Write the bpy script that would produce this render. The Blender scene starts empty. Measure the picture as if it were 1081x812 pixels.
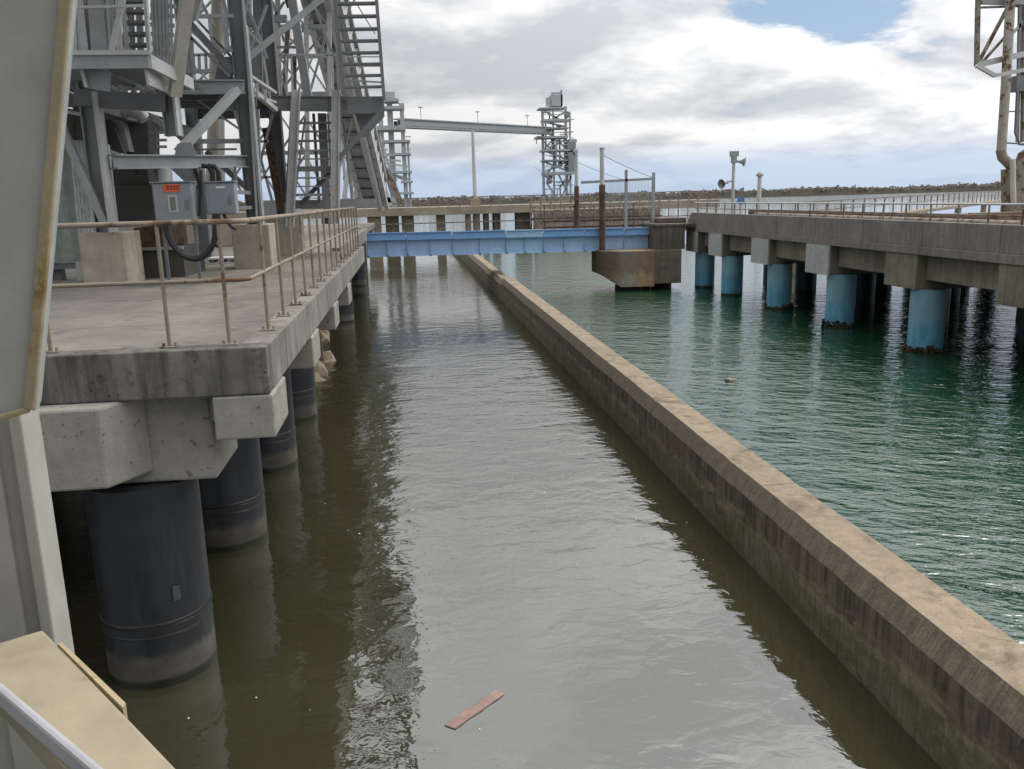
import bpy, bmesh, math, random
from mathutils import Vector, Matrix, noise as mn
random.seed(7)
S = bpy.context.scene
COL = S.collection

# ------------------------------------------------------------------ camera model (metres, x across, y along the channel, z up)
F, CX, CY = 900.0, 540.5, 406.0
EYE = 4.4
VPX, VPY, HS = 430.0, 212.5, -0.0262
def _cr(a, b): return Vector(a).cross(Vector(b))
cY = Vector((VPX-CX, VPY-CY, F)).normalized()
cZ = _cr(cY, (VPX-CX+1000, VPY-CY+1000*HS, F)).normalized()
if cZ.y > 0: cZ = -cZ
cX = _cr(cY, cZ).normalized()
def _ray(px, py):
    v = Vector((px-CX, py-CY, F)); return v.dot(cX), v.dot(cY), v.dot(cZ)
def T(px, py, Y):
    r = _ray(px, py); t = Y/r[1]; return Vector((r[0]*t, Y, EYE+r[2]*t))
def TZ(px, py, z):
    r = _ray(px, py); t = (z-EYE)/r[2]; return Vector((r[0]*t, r[1]*t, z))
def TX(px, py, x):
    r = _ray(px, py); t = x/r[0]; return Vector((x, r[1]*t, EYE+r[2]*t))
cam = bpy.data.cameras.new('camera'); co = bpy.data.objects.new('camera', cam); COL.objects.link(co)
cam.sensor_width = 36; cam.sensor_fit = 'HORIZONTAL'; cam.lens = F/1081*36
cam.clip_start = 0.05; cam.clip_end = 6000
m = Matrix.Identity(4)
for i, c in enumerate((cX, cY, cZ)):
    m[i][0] = c.x; m[i][1] = -c.y; m[i][2] = -c.z; m[i][3] = (0, 0, EYE)[i]
co.matrix_world = m
S.camera = co

# ------------------------------------------------------------------ mesh builder
class MB:
    def __init__(s): s.v = []; s.f = []
    def add(s, vs, fs):
        b = len(s.v); s.v += [Vector(v) for v in vs]; s.f += [tuple(b+i for i in f) for f in fs]; return s
    def box(s, x0, x1, y0, y1, z0, z1):
        return s.add([(x0,y0,z0),(x1,y0,z0),(x1,y1,z0),(x0,y1,z0),(x0,y0,z1),(x1,y0,z1),(x1,y1,z1),(x0,y1,z1)],
                     [(3,2,1,0),(4,5,6,7),(0,1,5,4),(1,2,6,5),(2,3,7,6),(3,0,4,7)])
    def frame(s, p0, p1, up=None):
        d = (Vector(p1)-Vector(p0)).normalized()
        u = Vector(up) if up else (Vector((0,0,1)) if abs(d.z) < .9 else Vector((0,1,0)))
        a = d.cross(u).normalized(); return d, a, a.cross(d).normalized()
    def beam(s, p0, p1, w, h=None, up=None, off=(0,0)):
        h = h or w; p0 = Vector(p0); p1 = Vector(p1); d, a, b = s.frame(p0, p1, up)
        vs = []
        for p in (p0, p1):
            c = p+a*off[0]+b*off[1]
            vs += [c-a*w/2-b*h/2, c+a*w/2-b*h/2, c+a*w/2+b*h/2, c-a*w/2+b*h/2]
        return s.add(vs, [(0,1,2,3),(7,6,5,4),(4,5,1,0),(5,6,2,1),(6,7,3,2),(7,4,0,3)])
    def hbeam(s, p0, p1, w, h, t=.02, up=None):
        s.beam(p0, p1, w, t, up, (0, h/2-t/2)); s.beam(p0, p1, w, t, up, (0, -h/2+t/2))
        return s.beam(p0, p1, t, h-2*t-.004, up)
    def tube(s, p0, p1, r0, r1=None, n=10, cap=True):
        r1 = r0 if r1 is None else r1; p0 = Vector(p0); p1 = Vector(p1); d, a, b = s.frame(p0, p1)
        vs = []
        for p, r in ((p0, r0), (p1, r1)):
            vs += [p+(a*math.cos(2*math.pi*i/n)+b*math.sin(2*math.pi*i/n))*r for i in range(n)]
        fs = [(i, n+i, n+(i+1)%n, (i+1)%n) for i in range(n)]
        if cap: fs += [tuple(range(n)), tuple(reversed(range(n, 2*n)))]
        return s.add(vs, fs)
    def path(s, pts, r, n=8):
        pts = [Vector(p) for p in pts]; vs = []; fs = []
        ref = None
        for k, p in enumerate(pts):
            d = (pts[min(k+1, len(pts)-1)]-pts[max(k-1, 0)]).normalized()
            u = ref if ref else (Vector((0,0,1)) if abs(d.z) < .9 else Vector((0,1,0)))
            a = d.cross(u).normalized(); b = a.cross(d).normalized(); ref = b
            vs += [p+(a*math.cos(2*math.pi*i/n)+b*math.sin(2*math.pi*i/n))*r for i in range(n)]
        for k in range(len(pts)-1):
            fs += [(k*n+i, (k+1)*n+i, (k+1)*n+(i+1)%n, k*n+(i+1)%n) for i in range(n)]
        fs += [tuple(range(n)), tuple(reversed(range((len(pts)-1)*n, len(pts)*n)))]
        return s.add(vs, fs)
    def lathe(s, x, y, prof, n=24):
        vs = []; fs = []
        for r, z in prof: vs += [(x+r*math.cos(2*math.pi*i/n), y+r*math.sin(2*math.pi*i/n), z) for i in range(n)]
        for k in range(len(prof)-1):
            fs += [(k*n+i, k*n+(i+1)%n, (k+1)*n+(i+1)%n, (k+1)*n+i) for i in range(n)]
        fs += [tuple(reversed(range(n))), tuple(range((len(prof)-1)*n, len(prof)*n))]
        return s.add(vs, fs)
    def ext(s, pts, vec):
        pts = [Vector(p) for p in pts]; n = len(pts); vec = Vector(vec)
        return s.add(pts+[p+vec for p in pts], [tuple(range(n)), tuple(reversed(range(n, 2*n)))]+[(i, n+i, n+(i+1)%n, (i+1)%n) for i in range(n)])
    def blob(s, c, r, seed=0, sub=2, rough=.35, flat=1.):
        bm = bmesh.new(); bmesh.ops.create_icosphere(bm, subdivisions=sub, radius=1)
        off = Vector((seed*7.3, seed*3.1, seed*1.7)); c = Vector(c)
        vs = []
        for v in bm.verts:
            k = 1+rough*mn.noise(v.co*1.3+off)+rough*.5*mn.noise(v.co*3+off)
            q = v.co*k*r; q.z *= flat; vs.append(c+q)
        fs = [tuple(v.index for v in f.verts) for f in bm.faces]; bm.free()
        return s.add(vs, fs)
    def build(s, name, mat, parent=None, smooth=False, bevel=0):
        me = bpy.data.meshes.new(name)
        if parent is not None:
            r = parent
            while r.parent: r = r.parent
            o0 = Vector(r.location)
        else:
            xs = [v.x for v in s.v]; ys = [v.y for v in s.v]
            o0 = Vector(((min(xs)+max(xs))/2, (min(ys)+max(ys))/2, min(v.z for v in s.v)))
        me.from_pydata([v-o0 for v in s.v], [], s.f)
        bm = bmesh.new(); bm.from_mesh(me); bmesh.ops.recalc_face_normals(bm, faces=bm.faces); bm.to_mesh(me); bm.free()
        me.materials.append(mat)
        o = bpy.data.objects.new(name, me); COL.objects.link(o)
        if parent is not None: o.parent = parent
        else: o.location = o0
        if smooth:
            me.shade_smooth()
            try: me.set_sharp_from_angle(angle=math.radians(40))
            except Exception: pass
        if bevel:
            b = o.modifiers.new('bevel', 'BEVEL'); b.width = bevel; b.segments = 2; b.limit_method = 'ANGLE'; b.angle_limit = math.radians(35)
        return o
def tag(o, label=None, cat=None, group=None, kind=None):
    if label: o['label'] = label
    if cat: o['category'] = cat
    if group: o['group'] = group
    if kind: o['kind'] = kind
    return o
def thing(name, label, cat, loc, group=None):
    o = bpy.data.objects.new(name, None); COL.objects.link(o); o.location = loc; o.empty_display_size = .3
    return tag(o, label, cat, group)
def copy_tree(o, parent=None):
    c = o.copy(); COL.objects.link(c)
    if parent is not None: c.parent = parent
    for ch in list(o.children): copy_tree(ch, c)
    return c

# ------------------------------------------------------------------ materials
class NT:
    def __init__(s, name):
        s.m = bpy.data.materials.new(name); s.m.use_nodes = True; s.t = s.m.node_tree; s.n = s.t.nodes; s.l = s.t.links
        s.b = s.n['Principled BSDF']
        s.tc = s.n.new('ShaderNodeTexCoord')
    def pos(s, scale=(1,1,1), world=True):
        mp = s.n.new('ShaderNodeMapping'); mp.inputs['Scale'].default_value = scale
        if world:
            if not hasattr(s, 'g'): s.g = s.n.new('ShaderNodeNewGeometry')
            s.l.new(s.g.outputs['Position'], mp.inputs[0])
        else: s.l.new(s.tc.outputs['Object'], mp.inputs[0])
        return mp.outputs[0]
    def noise(s, vec, scale, detail=5, rough=.55, dist=0):
        n = s.n.new('ShaderNodeTexNoise'); n.inputs['Scale'].default_value = scale; n.inputs['Detail'].default_value = detail
        n.inputs['Roughness'].default_value = rough; n.inputs['Distortion'].default_value = dist
        s.l.new(vec, n.inputs['Vector']); return n.outputs['Fac']
    def ramp(s, fac, stops):
        r = s.n.new('ShaderNodeValToRGB'); e = r.color_ramp.elements
        while len(e) < len(stops): e.new(.5)
        for i, (p, c) in enumerate(stops):
            e[i].position = p; e[i].color = (*c, 1) if isinstance(c, tuple) else (c, c, c, 1)
        s.l.new(fac, r.inputs[0]); return r.outputs[0]
    def mix(s, fac, a, b, mode='MIX'):
        m = s.n.new('ShaderNodeMix'); m.data_type = 'RGBA'; m.blend_type = mode
        for sock, v in ((m.inputs[0], fac), (m.inputs[6], a), (m.inputs[7], b)):
            if isinstance(v, (int, float)): sock.default_value = v
            elif isinstance(v, tuple): sock.default_value = (*v, 1)
            else: s.l.new(v, sock)
        return m.outputs[2]
    def math(s, op, a, b=0., c=None):
        m = s.n.new('ShaderNodeMath'); m.operation = op
        for i, v in enumerate((a, b) if c is None else (a, b, c)):
            if isinstance(v, (int, float)): m.inputs[i].default_value = v
            else: s.l.new(v, m.inputs[i])
        return m.outputs[0]
    def z(s, axis=2):
        if not hasattr(s, 'g'): s.g = s.n.new('ShaderNodeNewGeometry')
        if not hasattr(s, 'sx'):
            s.sx = s.n.new('ShaderNodeSeparateXYZ'); s.l.new(s.g.outputs['Position'], s.sx.inputs[0])
        return s.sx.outputs[axis]
    def bump(s, h, strength=.3, dist=.02, prev=None):
        b = s.n.new('ShaderNodeBump'); b.inputs['Strength'].default_value = strength; b.inputs['Distance'].default_value = dist
        s.l.new(h, b.inputs['Height'])
        if prev: s.l.new(prev, b.inputs['Normal'])
        return b.outputs[0]
    def out(s, col, rough=.8, metal=0., nrm=None, spec=None):
        for k, v in (('Base Color', col), ('Roughness', rough), ('Metallic', metal)):
            if isinstance(v, (int, float)): s.b.inputs[k].default_value = v
            elif isinstance(v, tuple): s.b.inputs[k].default_value = (*v, 1)
            else: s.l.new(v, s.b.inputs[k])
        if nrm: s.l.new(nrm, s.b.inputs['Normal'])
        if spec is not None: s.b.inputs['Specular IOR Level'].default_value = spec
        return s.m

def concrete(name, base, dark, streak=.5, blotch=.5, rough=.88, joint=None, pores=0., spot=None):
    t = NT(name); p = t.pos()
    n1 = t.noise(p, .9, 7, .6); n2 = t.noise(p, 5, 6, .65); n3 = t.noise(p, 60, 3)
    c = t.mix(t.ramp(n1, [(.35, 0.), (.68, 1.)]), base, tuple(b*(1-blotch)+d*blotch for b, d in zip(base, dark)))
    st = t.noise(t.pos((6, 6, .45)), 1.3, 7, .7)
    patch = t.ramp(t.noise(p, .55, 4, .6), [(.3, .45), (.62, 1.)])
    c = t.mix(t.math('MULTIPLY', t.math('MULTIPLY', t.ramp(st, [(.42, 0.), (.68, 1.)]), patch), streak), c, dark)
    c = t.mix(.35, c, t.ramp(n2, [(.3, .55), (.7, 1.35)]), 'MULTIPLY')
    c = t.mix(.25, c, t.ramp(n3, [(.3, .6), (.7, 1.3)]), 'MULTIPLY')
    if spot: c = t.mix(t.math('MULTIPLY', t.ramp(t.noise(p, 1.7, 5, .6, .8), [(.58, 0.), (.68, 1.)]), spot[1]), c, spot[0])
    if pores:
        c = t.mix(t.math('MULTIPLY', t.ramp(t.noise(p, 14, 2), [(.66, 0.), (.72, 1.)]), pores), c, tuple(d*.6 for d in dark))
    if joint:
        jm = t.math('FRACT', t.math('DIVIDE', t.z(1), joint)); jm = t.math('LESS_THAN', jm, .035/joint)
        c = t.mix(t.math('MULTIPLY', jm, .6), c, tuple(d*.5 for d in dark))
    nb = t.bump(n3, .35, .01, t.bump(n2, .4, .02))
    return t.out(c, rough, 0, nb, .3)
def steel(name, base, rust=(.16, .065, .025), amount=.3, rough=.5, metal=.2, grime=.5, speck=.18):
    t = NT(name); p = t.pos()
    n1 = t.noise(p, 1.6, 6, .65); n2 = t.noise(p, 9, 5, .6)
    c = t.mix(t.math('MULTIPLY', t.ramp(n1, [(.4, 0.), (.7, 1.)]), grime), base, tuple(b*.55 for b in base))
    c = t.mix(.3, c, t.ramp(n2, [(.3, .6), (.7, 1.3)]), 'MULTIPLY')
    c = t.mix(speck, c, t.ramp(t.noise(p, 140, 2), [(.3, .6), (.7, 1.35)]), 'MULTIPLY')
    lo = .72-.35*amount
    c = t.mix(t.ramp(t.noise(p, 3.1, 8, .72, .3), [(lo, 0.), (lo+.06, 1.)]), c, t.mix(t.ramp(n2, [(.35, 0.), (.65, 1.)]), rust, tuple(r*.5 for r in rust)))
    return t.out(c, t.ramp(n2, [(.3, rough-.1), (.7, min(1., rough+.2))]), metal, t.bump(n2, .15, .01))
def plain(name, col, rough=.6, metal=0., var=.3):
    t = NT(name); p = t.pos(); n = t.noise(p, 6, 5, .6)
    return t.out(t.mix(var, col, t.ramp(n, [(.3, .5), (.7, 1.4)]), 'MULTIPLY'), rough, metal, t.bump(n, .1, .01))

CON_DECK = concrete('deck_concrete', (.225, .205, .178), (.11, .102, .09),   .0, .7, .9, 3.4, .2, ((.10, .092, .082), .7))
CON_EDGE = concrete('edge_concrete', (.30, .28, .245), (.055, .052, .048), .85, .6, .9)
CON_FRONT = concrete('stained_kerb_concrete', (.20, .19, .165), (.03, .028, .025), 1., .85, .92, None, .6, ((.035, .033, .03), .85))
CON_CAP = concrete('cap_concrete', (.30, .287, .25), (.11, .10, .085), .15, .3, .85, None, .6)
CON_PLINTH = concrete('plinth_concrete', (.46, .41, .34), (.20, .16, .12), .35, .5, .9, None, .3)
CON_FASCIA = concrete('fascia_concrete', (.265, .238, .212), (.10, .085, .075), .6, .5, .9, 3.05)
CON_OLDCAP = concrete('old_cap_concrete', (.25, .22, .165), (.075, .065, .05), .55, .6, .9)
CON_PLATE = concrete('pale_plate_concrete', (.42, .42, .41), (.22, .22, .21), .15, .3, .8)
CON_PIER = concrete('pier_concrete', (.30, .25, .185), (.05, .036, .026), 1., .7, .9, None, 0, ((.30, .17, .065), .75))
CON_DARK = concrete('stained_concrete', (.175, .148, .122), (.05, .042, .036), .8, .6, .9)
CON_FAR = concrete('far_concrete', (.36, .30, .235), (.16, .12, .09), .5, .6, .9)
STEEL = steel('galvanised_steel', (.33, .345, .35), amount=.12)
STEEL_L = steel('pale_galvanised_steel', (.50, .505, .49), amount=.18, grime=.35)
STEEL_D = steel('dark_steel', (.19, .197, .202), amount=.15)
STEEL_R = steel('rusty_steel', (.25, .22, .18), (.13, .068, .035), .6, .8, .0)
STEEL_BR = steel('rust_brown_steel', (.12, .075, .05), (.085, .045, .028), .7, .85, 0)
RAIL = steel('rail_paint', (.25, .205, .155), (.17, .085, .04), .5, .7, 0.)
BLUE = steel('bridge_blue_paint', (.36, .53, .76), (.05, .045, .05), .15, .5, 0., .35)
BLUE_T = steel('bridge_top_paint', (.20, .40, .72), (.03, .03, .04), .22, .5, 0., .35)
BLUE2 = steel('repaired_blue_paint', (.34, .555, .77), (.05, .03, .04), .1, .5, 0., .25)
CABINET = steel('cabinet_paint', (.25, .275, .30), amount=.05, rough=.45, metal=.1, grime=.25)
ORANGE = plain('orange_plate', (.65, .12, .04), .6)
BLACK = plain('black_rubber', (.012, .012, .014), .5)
CREAM = steel('cream_paint', (.42, .413, .39), (.36, .25, .11), .12, .5, 0, .2, .05)
SHED = plain('grey_green_sheet', (.30, .35, .31), .6, .0, .4)
SHEET = plain('pale_sheet', (.55, .60, .57), .55, 0, .5)
HOPPER = steel('dark_hopper_steel', (.085, .08, .072), (.09, .05, .03), .4, .7, .1)
OYSTER = plain('oyster_crust', (.045, .026, .020), .95, 0, .8)
FAR_STEEL = plain('far_pale_steel', (.36, .37, .38), .6, 0, .3)
FAR_GREY = plain('far_grey_steel', (.24, .25, .26), .6, 0, .3)
WHITE = plain('white_paint', (.75, .75, .73), .5)
ROCKM = concrete('rock', (.36, .29, .21), (.13, .10, .07), .0, .8, .95)
PLANKM = plain('old_board', (.23, .15, .125), .6, 0, .7)

def pile_mat(name, base, wet, band, fade=False):
    t = NT(name); p = t.pos()
    n1 = t.noise(p, 3, 6, .6); st = t.noise(t.pos((7, 7, .8)), 1.2, 6, .65)
    c = t.mix(.5, base, t.ramp(n1, [(.3, .55), (.7, 1.4)]), 'MULTIPLY')
    c = t.mix(t.math('MULTIPLY', t.ramp(st, [(.5, 0.), (.65, 1.)]), .3), c, tuple(min(1, b*2+.02) for b in base))
    zz = t.math('ADD', t.z(), t.math('MULTIPLY', t.math('SUBTRACT', t.noise(t.pos((5, 5, .9)), 1.6, 6, .7), .5), .22))
    c = t.mix(t.ramp(zz, [(band-.04, .95), (band+.04, 0.)]), c, t.mix(t.ramp(n1, [(.35, 0.), (.65, 1.)]), wet, tuple(x*.5 for x in wet)))
    zw = t.math('ADD', t.z(), t.math('MULTIPLY', t.math('SUBTRACT', n1, .5), .08))
    c = t.mix(t.ramp(zw, [(.07, 1.), (.10, 0.)]), c, (.012, .015, .005))
    if fade:
        zf = t.math('ADD', t.z(), t.math('MULTIPLY', t.math('SUBTRACT', st, .5), .9))
        c = t.mix(t.ramp(zf, [(.6, 0.), (2.0, .5)]), c, (.26, .37, .40))
        c = t.mix(t.math('MULTIPLY', t.ramp(t.noise(t.pos((9, 9, .5)), 1.4, 6, .75), [(.62, 0.), (.7, 1.)]), .6), c, (.13, .075, .04))
    return t.out(c, t.ramp(n1, [(.3, .35), (.7, .55)]), 0, t.bump(n1, .2, .02))
PILE = pile_mat('navy_pile_coating', (.016, .018, .022), (.10, .09, .072), .32)
BAND = plain('black_band', (.012, .012, .014), .4)
DPILE = pile_mat('dark_blue_pile_coating', (.018, .045, .075), (.03, .05, .06), .12)  # darker blue than the front row, used on the rear piles
BPILE = pile_mat('blue_pile_paint', (.095, .29, .43), (.10, .22, .27), .12, True)

def pier_mat():
    t = NT('rust_streaked_pier'); p = t.pos()
    st = t.noise(t.pos((3, 3, .35)), 1.4, 7, .7); n2 = t.noise(p, 6, 6, .65)
    xx = t.math('ADD', t.z(0), t.math('MULTIPLY', t.math('SUBTRACT', st, .5), 1.1))
    xr = t.math('DIVIDE', t.math('SUBTRACT', xx, 8.9), 2.5)
    c = t.ramp(xr, [(0., (.12, .08, .055)), (.22, (.20, .145, .10)), (.38, (.28, .25, .21)), (.60, (.31, .27, .21)), (.72, (.38, .26, .14)), (.9, (.32, .24, .16))])
    zz = t.math('ADD', t.z(), t.math('MULTIPLY', t.math('SUBTRACT', st, .5), 1.4))
    c = t.mix(t.ramp(zz, [(.65, 0.), (1., .45)]), c, (.075, .055, .04))
    c = t.mix(.45, c, t.ramp(n2, [(.3, .5), (.7, 1.35)]), 'MULTIPLY')
    return t.out(c, .9, 0, t.bump(n2, .4, .03), .3)
PIER_RUST = pier_mat()
def wall_mat():
    t = NT('divider_wall_concrete'); p = t.pos()
    nx = t.n.new('ShaderNodeSeparateXYZ'); 
    if not hasattr(t, 'g'): t.z()
    t.z(); t.l.new(t.g.outputs['Normal'], nx.inputs[0])
    n1 = t.noise(p, 1.1, 7, .65); n2 = t.noise(p, 7, 6, .65); n3 = t.noise(p, 55, 3)
    stv = t.noise(t.pos((3, 9, .5)), 1.0, 7, .7)
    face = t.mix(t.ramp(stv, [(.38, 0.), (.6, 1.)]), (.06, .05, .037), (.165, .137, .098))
    zz = t.math('ADD', t.z(), t.math('MULTIPLY', t.math('SUBTRACT', stv, .5), .5))
    # pale scoured patches halfway up, dark stain below the coping, algae near the water
    zz = t.math('ADD', t.z(), t.math('MULTIPLY', t.math('SUBTRACT', stv, .5), .30))
    fine = t.noise(t.pos((4, 22, 1.2)), 1.0, 6, .7)
    low = t.mix(t.ramp(fine, [(.32, 0.), (.66, 1.)]), (.09, .08, .052), (.195, .172, .118))
    low = t.mix(t.math('MULTIPLY', t.ramp(t.noise(t.pos((1, .9, 3)), 1.5, 6, .65), [(.42, 0.), (.6, 1.)]), .7), low, (.085, .086, .030))
    face = t.mix(t.ramp(zz, [(.40, 1.), (.52, 0.)]), face, low)
    pale = t.math('MULTIPLY', t.ramp(zz, [(.36, 0.), (.44, 1.), (.50, 1.), (.60, 0.)]), t.ramp(t.noise(t.pos((2, 1.6, 5)), 1.4, 7, .72), [(.45, 0.), (.58, 1.)]))
    face = t.mix(t.math('MULTIPLY', pale, .85), face, (.27, .22, .145))
    line = t.math('MULTIPLY', t.ramp(zz, [(.20, 0.), (.225, 1.), (.25, 0.)]), t.ramp(n1, [(.4, 0.), (.6, .6)]))
    face = t.mix(line, face, (.17, .15, .09))
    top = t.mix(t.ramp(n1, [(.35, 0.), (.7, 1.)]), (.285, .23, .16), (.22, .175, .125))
    top = t.mix(t.math('MULTIPLY', t.ramp(t.noise(p, 1.5, 6, .66, 1.), [(.53, 0.), (.68, 1.)]), .8), top, (.10, .075, .05))
    jf = t.math('LESS_THAN', t.math('FRACT', t.math('DIVIDE', t.z(1), 4.6)), .008)
    top = t.mix(t.math('MULTIPLY', jf, .6), top, (.08, .06, .045))
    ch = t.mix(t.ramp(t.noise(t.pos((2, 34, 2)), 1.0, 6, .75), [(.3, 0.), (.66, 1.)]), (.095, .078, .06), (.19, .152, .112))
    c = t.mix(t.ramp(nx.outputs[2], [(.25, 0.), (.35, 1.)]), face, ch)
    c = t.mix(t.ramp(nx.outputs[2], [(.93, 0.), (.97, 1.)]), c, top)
    v = t.n.new('ShaderNodeTexVoronoi'); v.feature = 'DISTANCE_TO_EDGE'; v.inputs['Scale'].default_value = .55
    wv = t.n.new('ShaderNodeVectorMath'); wv.operation = 'ADD'; t.l.new(p, wv.inputs[0])
    sc_ = t.n.new('ShaderNodeVectorMath'); sc_.operation = 'SCALE'; sc_.inputs['Scale'].default_value = .5
    nz = t.n.new('ShaderNodeTexNoise'); nz.inputs['Scale'].default_value = 3; nz.inputs['Detail'].default_value = 6; t.l.new(p, nz.inputs['Vector'])
    t.l.new(nz.outputs['Color'], sc_.inputs[0]); t.l.new(sc_.outputs[0], wv.inputs[1]); t.l.new(wv.outputs[0], v.inputs['Vector'])
    crack = t.math('MULTIPLY', t.math('LESS_THAN', v.outputs['Distance'], .006), t.ramp(t.noise(p, .7, 2), [(.5, 0.), (.58, .7)]))
    c = t.mix(crack, c, (.04, .03, .022))
    drop = t.math('MULTIPLY', t.ramp(t.noise(p, 9, 3, .5), [(.735, 0.), (.76, .8)]), t.ramp(nx.outputs[2], [(.9, 0.), (.95, 1.)]))
    c = t.mix(drop, c, (.55, .53, .48))
    c = t.mix(.5, c, t.ramp(n2, [(.3, .5), (.7, 1.35)]), 'MULTIPLY')
    c = t.mix(.35, c, t.ramp(n3, [(.3, .55), (.7, 1.35)]), 'MULTIPLY')
    return t.out(c, .85, 0, t.bump(n3, .4, .01, t.bump(n2, .5, .03)), .3)
WALLM = wall_mat()

def water(name, col, amp, scale, swell, rough, ior, patch=.5, detail=4, lull=False, turn=0., stretch=(1., 1.4)):
    t = NT(name)
    rot = t.n.new('ShaderNodeMapping'); rot.inputs['Rotation'].default_value = (0, 0, math.radians(turn)); t.l.new(t.pos(), rot.inputs[0])
    def q(s):
        mp = t.n.new('ShaderNodeMapping'); mp.inputs['Scale'].default_value = (stretch[0]*s, stretch[1]*s, 1); t.l.new(rot.outputs[0], mp.inputs[0]); return mp.outputs[0]
    big = t.noise(t.pos((.10, .16, 1)), 1., 3, .5)
    w1 = t.noise(q(1.), scale, detail, .5, .6)
    w2 = t.noise(q(.9), scale*.33, 2, .45, .5)
    w3 = t.noise(q(1.1), scale*3.3, 2, .5, .3)
    am = t.ramp(big, [(.35, 1-patch), (.65, 1.)])
    fine = .2
    if lull:      # sheltered water lies calmer close to the wharf head
        yy = t.math('DIVIDE', t.z(1), 40.)
        am = t.math('MULTIPLY', am, t.ramp(yy, [(.16, .36), (.38, 1.), (.62, 1.05), (.75, .45)]))
        fine = t.math('MULTIPLY', t.ramp(yy, [(.14, .1), (.34, 1.)]), .24)
    h = t.math('ADD', t.math('MULTIPLY', w1, amp), t.math('MULTIPLY', w2, swell))
    h = t.math('ADD', h, t.math('MULTIPLY', t.math('MULTIPLY', w3, amp), fine))
    h = t.math('MULTIPLY', h, am)
    t.b.inputs['IOR'].default_value = ior
    n2 = t.noise(t.pos((.3, .2, 1)), 1., 4)
    c = t.mix(t.ramp(n2, [(.3, 0.), (.7, 1.)]), col, tuple(x*.75 for x in col))
    return t.out(c, rough, 0, t.bump(h, 1., 1.))
CHANNEL = water('channel_water', (.038, .035, .017), .018, 3.2, .045, .025, 2.5, .55, 3, True)
HARBOUR = water('harbour_water', (.007, .046, .018), .075, 2.5, .08, .03, 1.95, .3, 4, False, 28, (.8, 1.6))

# ------------------------------------------------------------------ water, shore, sky
def sheet(name, x0, x1, y0, y1, z, mat):
    b = MB(); b.add([(x0,y0,z),(x1,y0,z),(x1,y1,z),(x0,y1,z)], [(0,1,2,3)])
    return tag(b.build(name, mat), kind='structure')
WX0, WX1 = 3.87, 4.45        # the divider wall
sheet('channel_water', -60, 4.1, -30, 75, 0, CHANNEL)
b = MB()
b.add([(4.1,-60,0),(1500,-60,0),(1500,75,0),(4.1,75,0),(-1500,75,0),(1500,1400,0),(-1500,1400,0)], [(0,1,2,3),(4,3,5,6)])
tag(b.build('harbour_water', HARBOUR), kind='structure')
b = MB(); b.box(-1500, 1500, 745, 900, -1, 1.2)
tag(b.build('far_shore', plain('shore_soil', (.16, .14, .11), .95)), kind='structure')
# treeline: thousands of clumps on short trunks
TREEM = NT('winter_trees'); 
tn = TREEM.noise(TREEM.pos(), .09, 4)
TREES = TREEM.out(TREEM.mix(TREEM.ramp(tn, [(.35, 0.), (.65, 1.)]), (.15, .135, .115), (.19, .17, .145)), .95)
b = MB()
ico = bmesh.new(); bmesh.ops.create_icosphere(ico, subdivisions=1, radius=1)
iv = [v.co.copy() for v in ico.verts]; jf = [tuple(v.index for v in f.verts) for f in ico.faces]; ico.free()
xs_ = [-640+i*2.2 for i in range(720)]
def crest(x): return 5.0+2.2*mn.noise(Vector((x*.012, 3, 0)))+1.5*mn.noise(Vector((x*.05, 9, 0)))+max(0, (x-100))*.0015
vs = []; fs = []
for i, x in enumerate(xs_):
    h = crest(x)*.84+.7*mn.noise(Vector((x*.4, 1, 4)))
    vs += [(x, 752, 0), (x, 752, h), (x, 770, h*.9), (x, 770, 0)]
for i in range(len(xs_)-1):
    fs += [(4*i+k, 4*i+4+k, 4*i+5+k, 4*i+1+k) for k in range(3)]
b.add(vs, fs)
for i in range(13000):
    x = random.uniform(-640, 940); y = 750+random.uniform(0, 30)
    hh = crest(x)+random.uniform(-2.0, .7)
    r = random.uniform(.35, 1.0)
    c = Vector((x, y, max(1., hh)))
    b.add([c+Vector((q.x*r*random.uniform(.7, 1.5), q.y*r, q.z*r*random.uniform(.6, 1.3))) for q in iv], jf)
    if i % 5 == 0: b.beam((x, y, 0), (x, y, hh+.6), .22)
    if i % 90 == 0:
        for k in range(9):
            c = Vector((x+random.uniform(-2.2, 2.2), y, crest(x)+random.uniform(-.5, 2.2))); b.add([c+q*random.uniform(.6, .9) for q in iv], jf)
tag(b.build('treeline', TREES), 'low brown winter treeline along the far shore', 'trees', kind='stuff')

SUN_AZ, SUN_EL = math.radians(72), math.radians(64)
W = bpy.data.worlds.new('World'); S.world = W; W.use_nodes = True
wt = W.node_tree; wn = wt.nodes; wl = wt.links
def wmath(op, a, b=0., c=None):
    n = wn.new('ShaderNodeMath'); n.operation = op
    for i, v in enumerate((a, b) if c is None else (a, b, c)):
        if isinstance(v, (int, float)): n.inputs[i].default_value = v
        else: wl.new(v, n.inputs[i])
    return n.outputs[0]
def wramp(f, stops):
    r = wn.new('ShaderNodeValToRGB'); e = r.color_ramp.elements
    while len(e) < len(stops): e.new(.5)
    for i, (p, c) in enumerate(stops):
        e[i].position = p; e[i].color = (*c, 1) if isinstance(c, tuple) else (c, c, c, 1)
    wl.new(f, r.inputs[0]); return r.outputs[0]
def wmix(f, a, b, mode='MIX'):
    n = wn.new('ShaderNodeMix'); n.data_type = 'RGBA'; n.blend_type = mode
    for s_, v in ((n.inputs[0], f), (n.inputs[6], a), (n.inputs[7], b)):
        if isinstance(v, (int, float)): s_.default_value = v
        elif isinstance(v, tuple): s_.default_value = (*v, 1)
        else: wl.new(v, s_)
    return n.outputs[2]
sky = wn.new('ShaderNodeTexSky'); sky.sky_type = 'NISHITA'; sky.sun_disc = False
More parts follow.
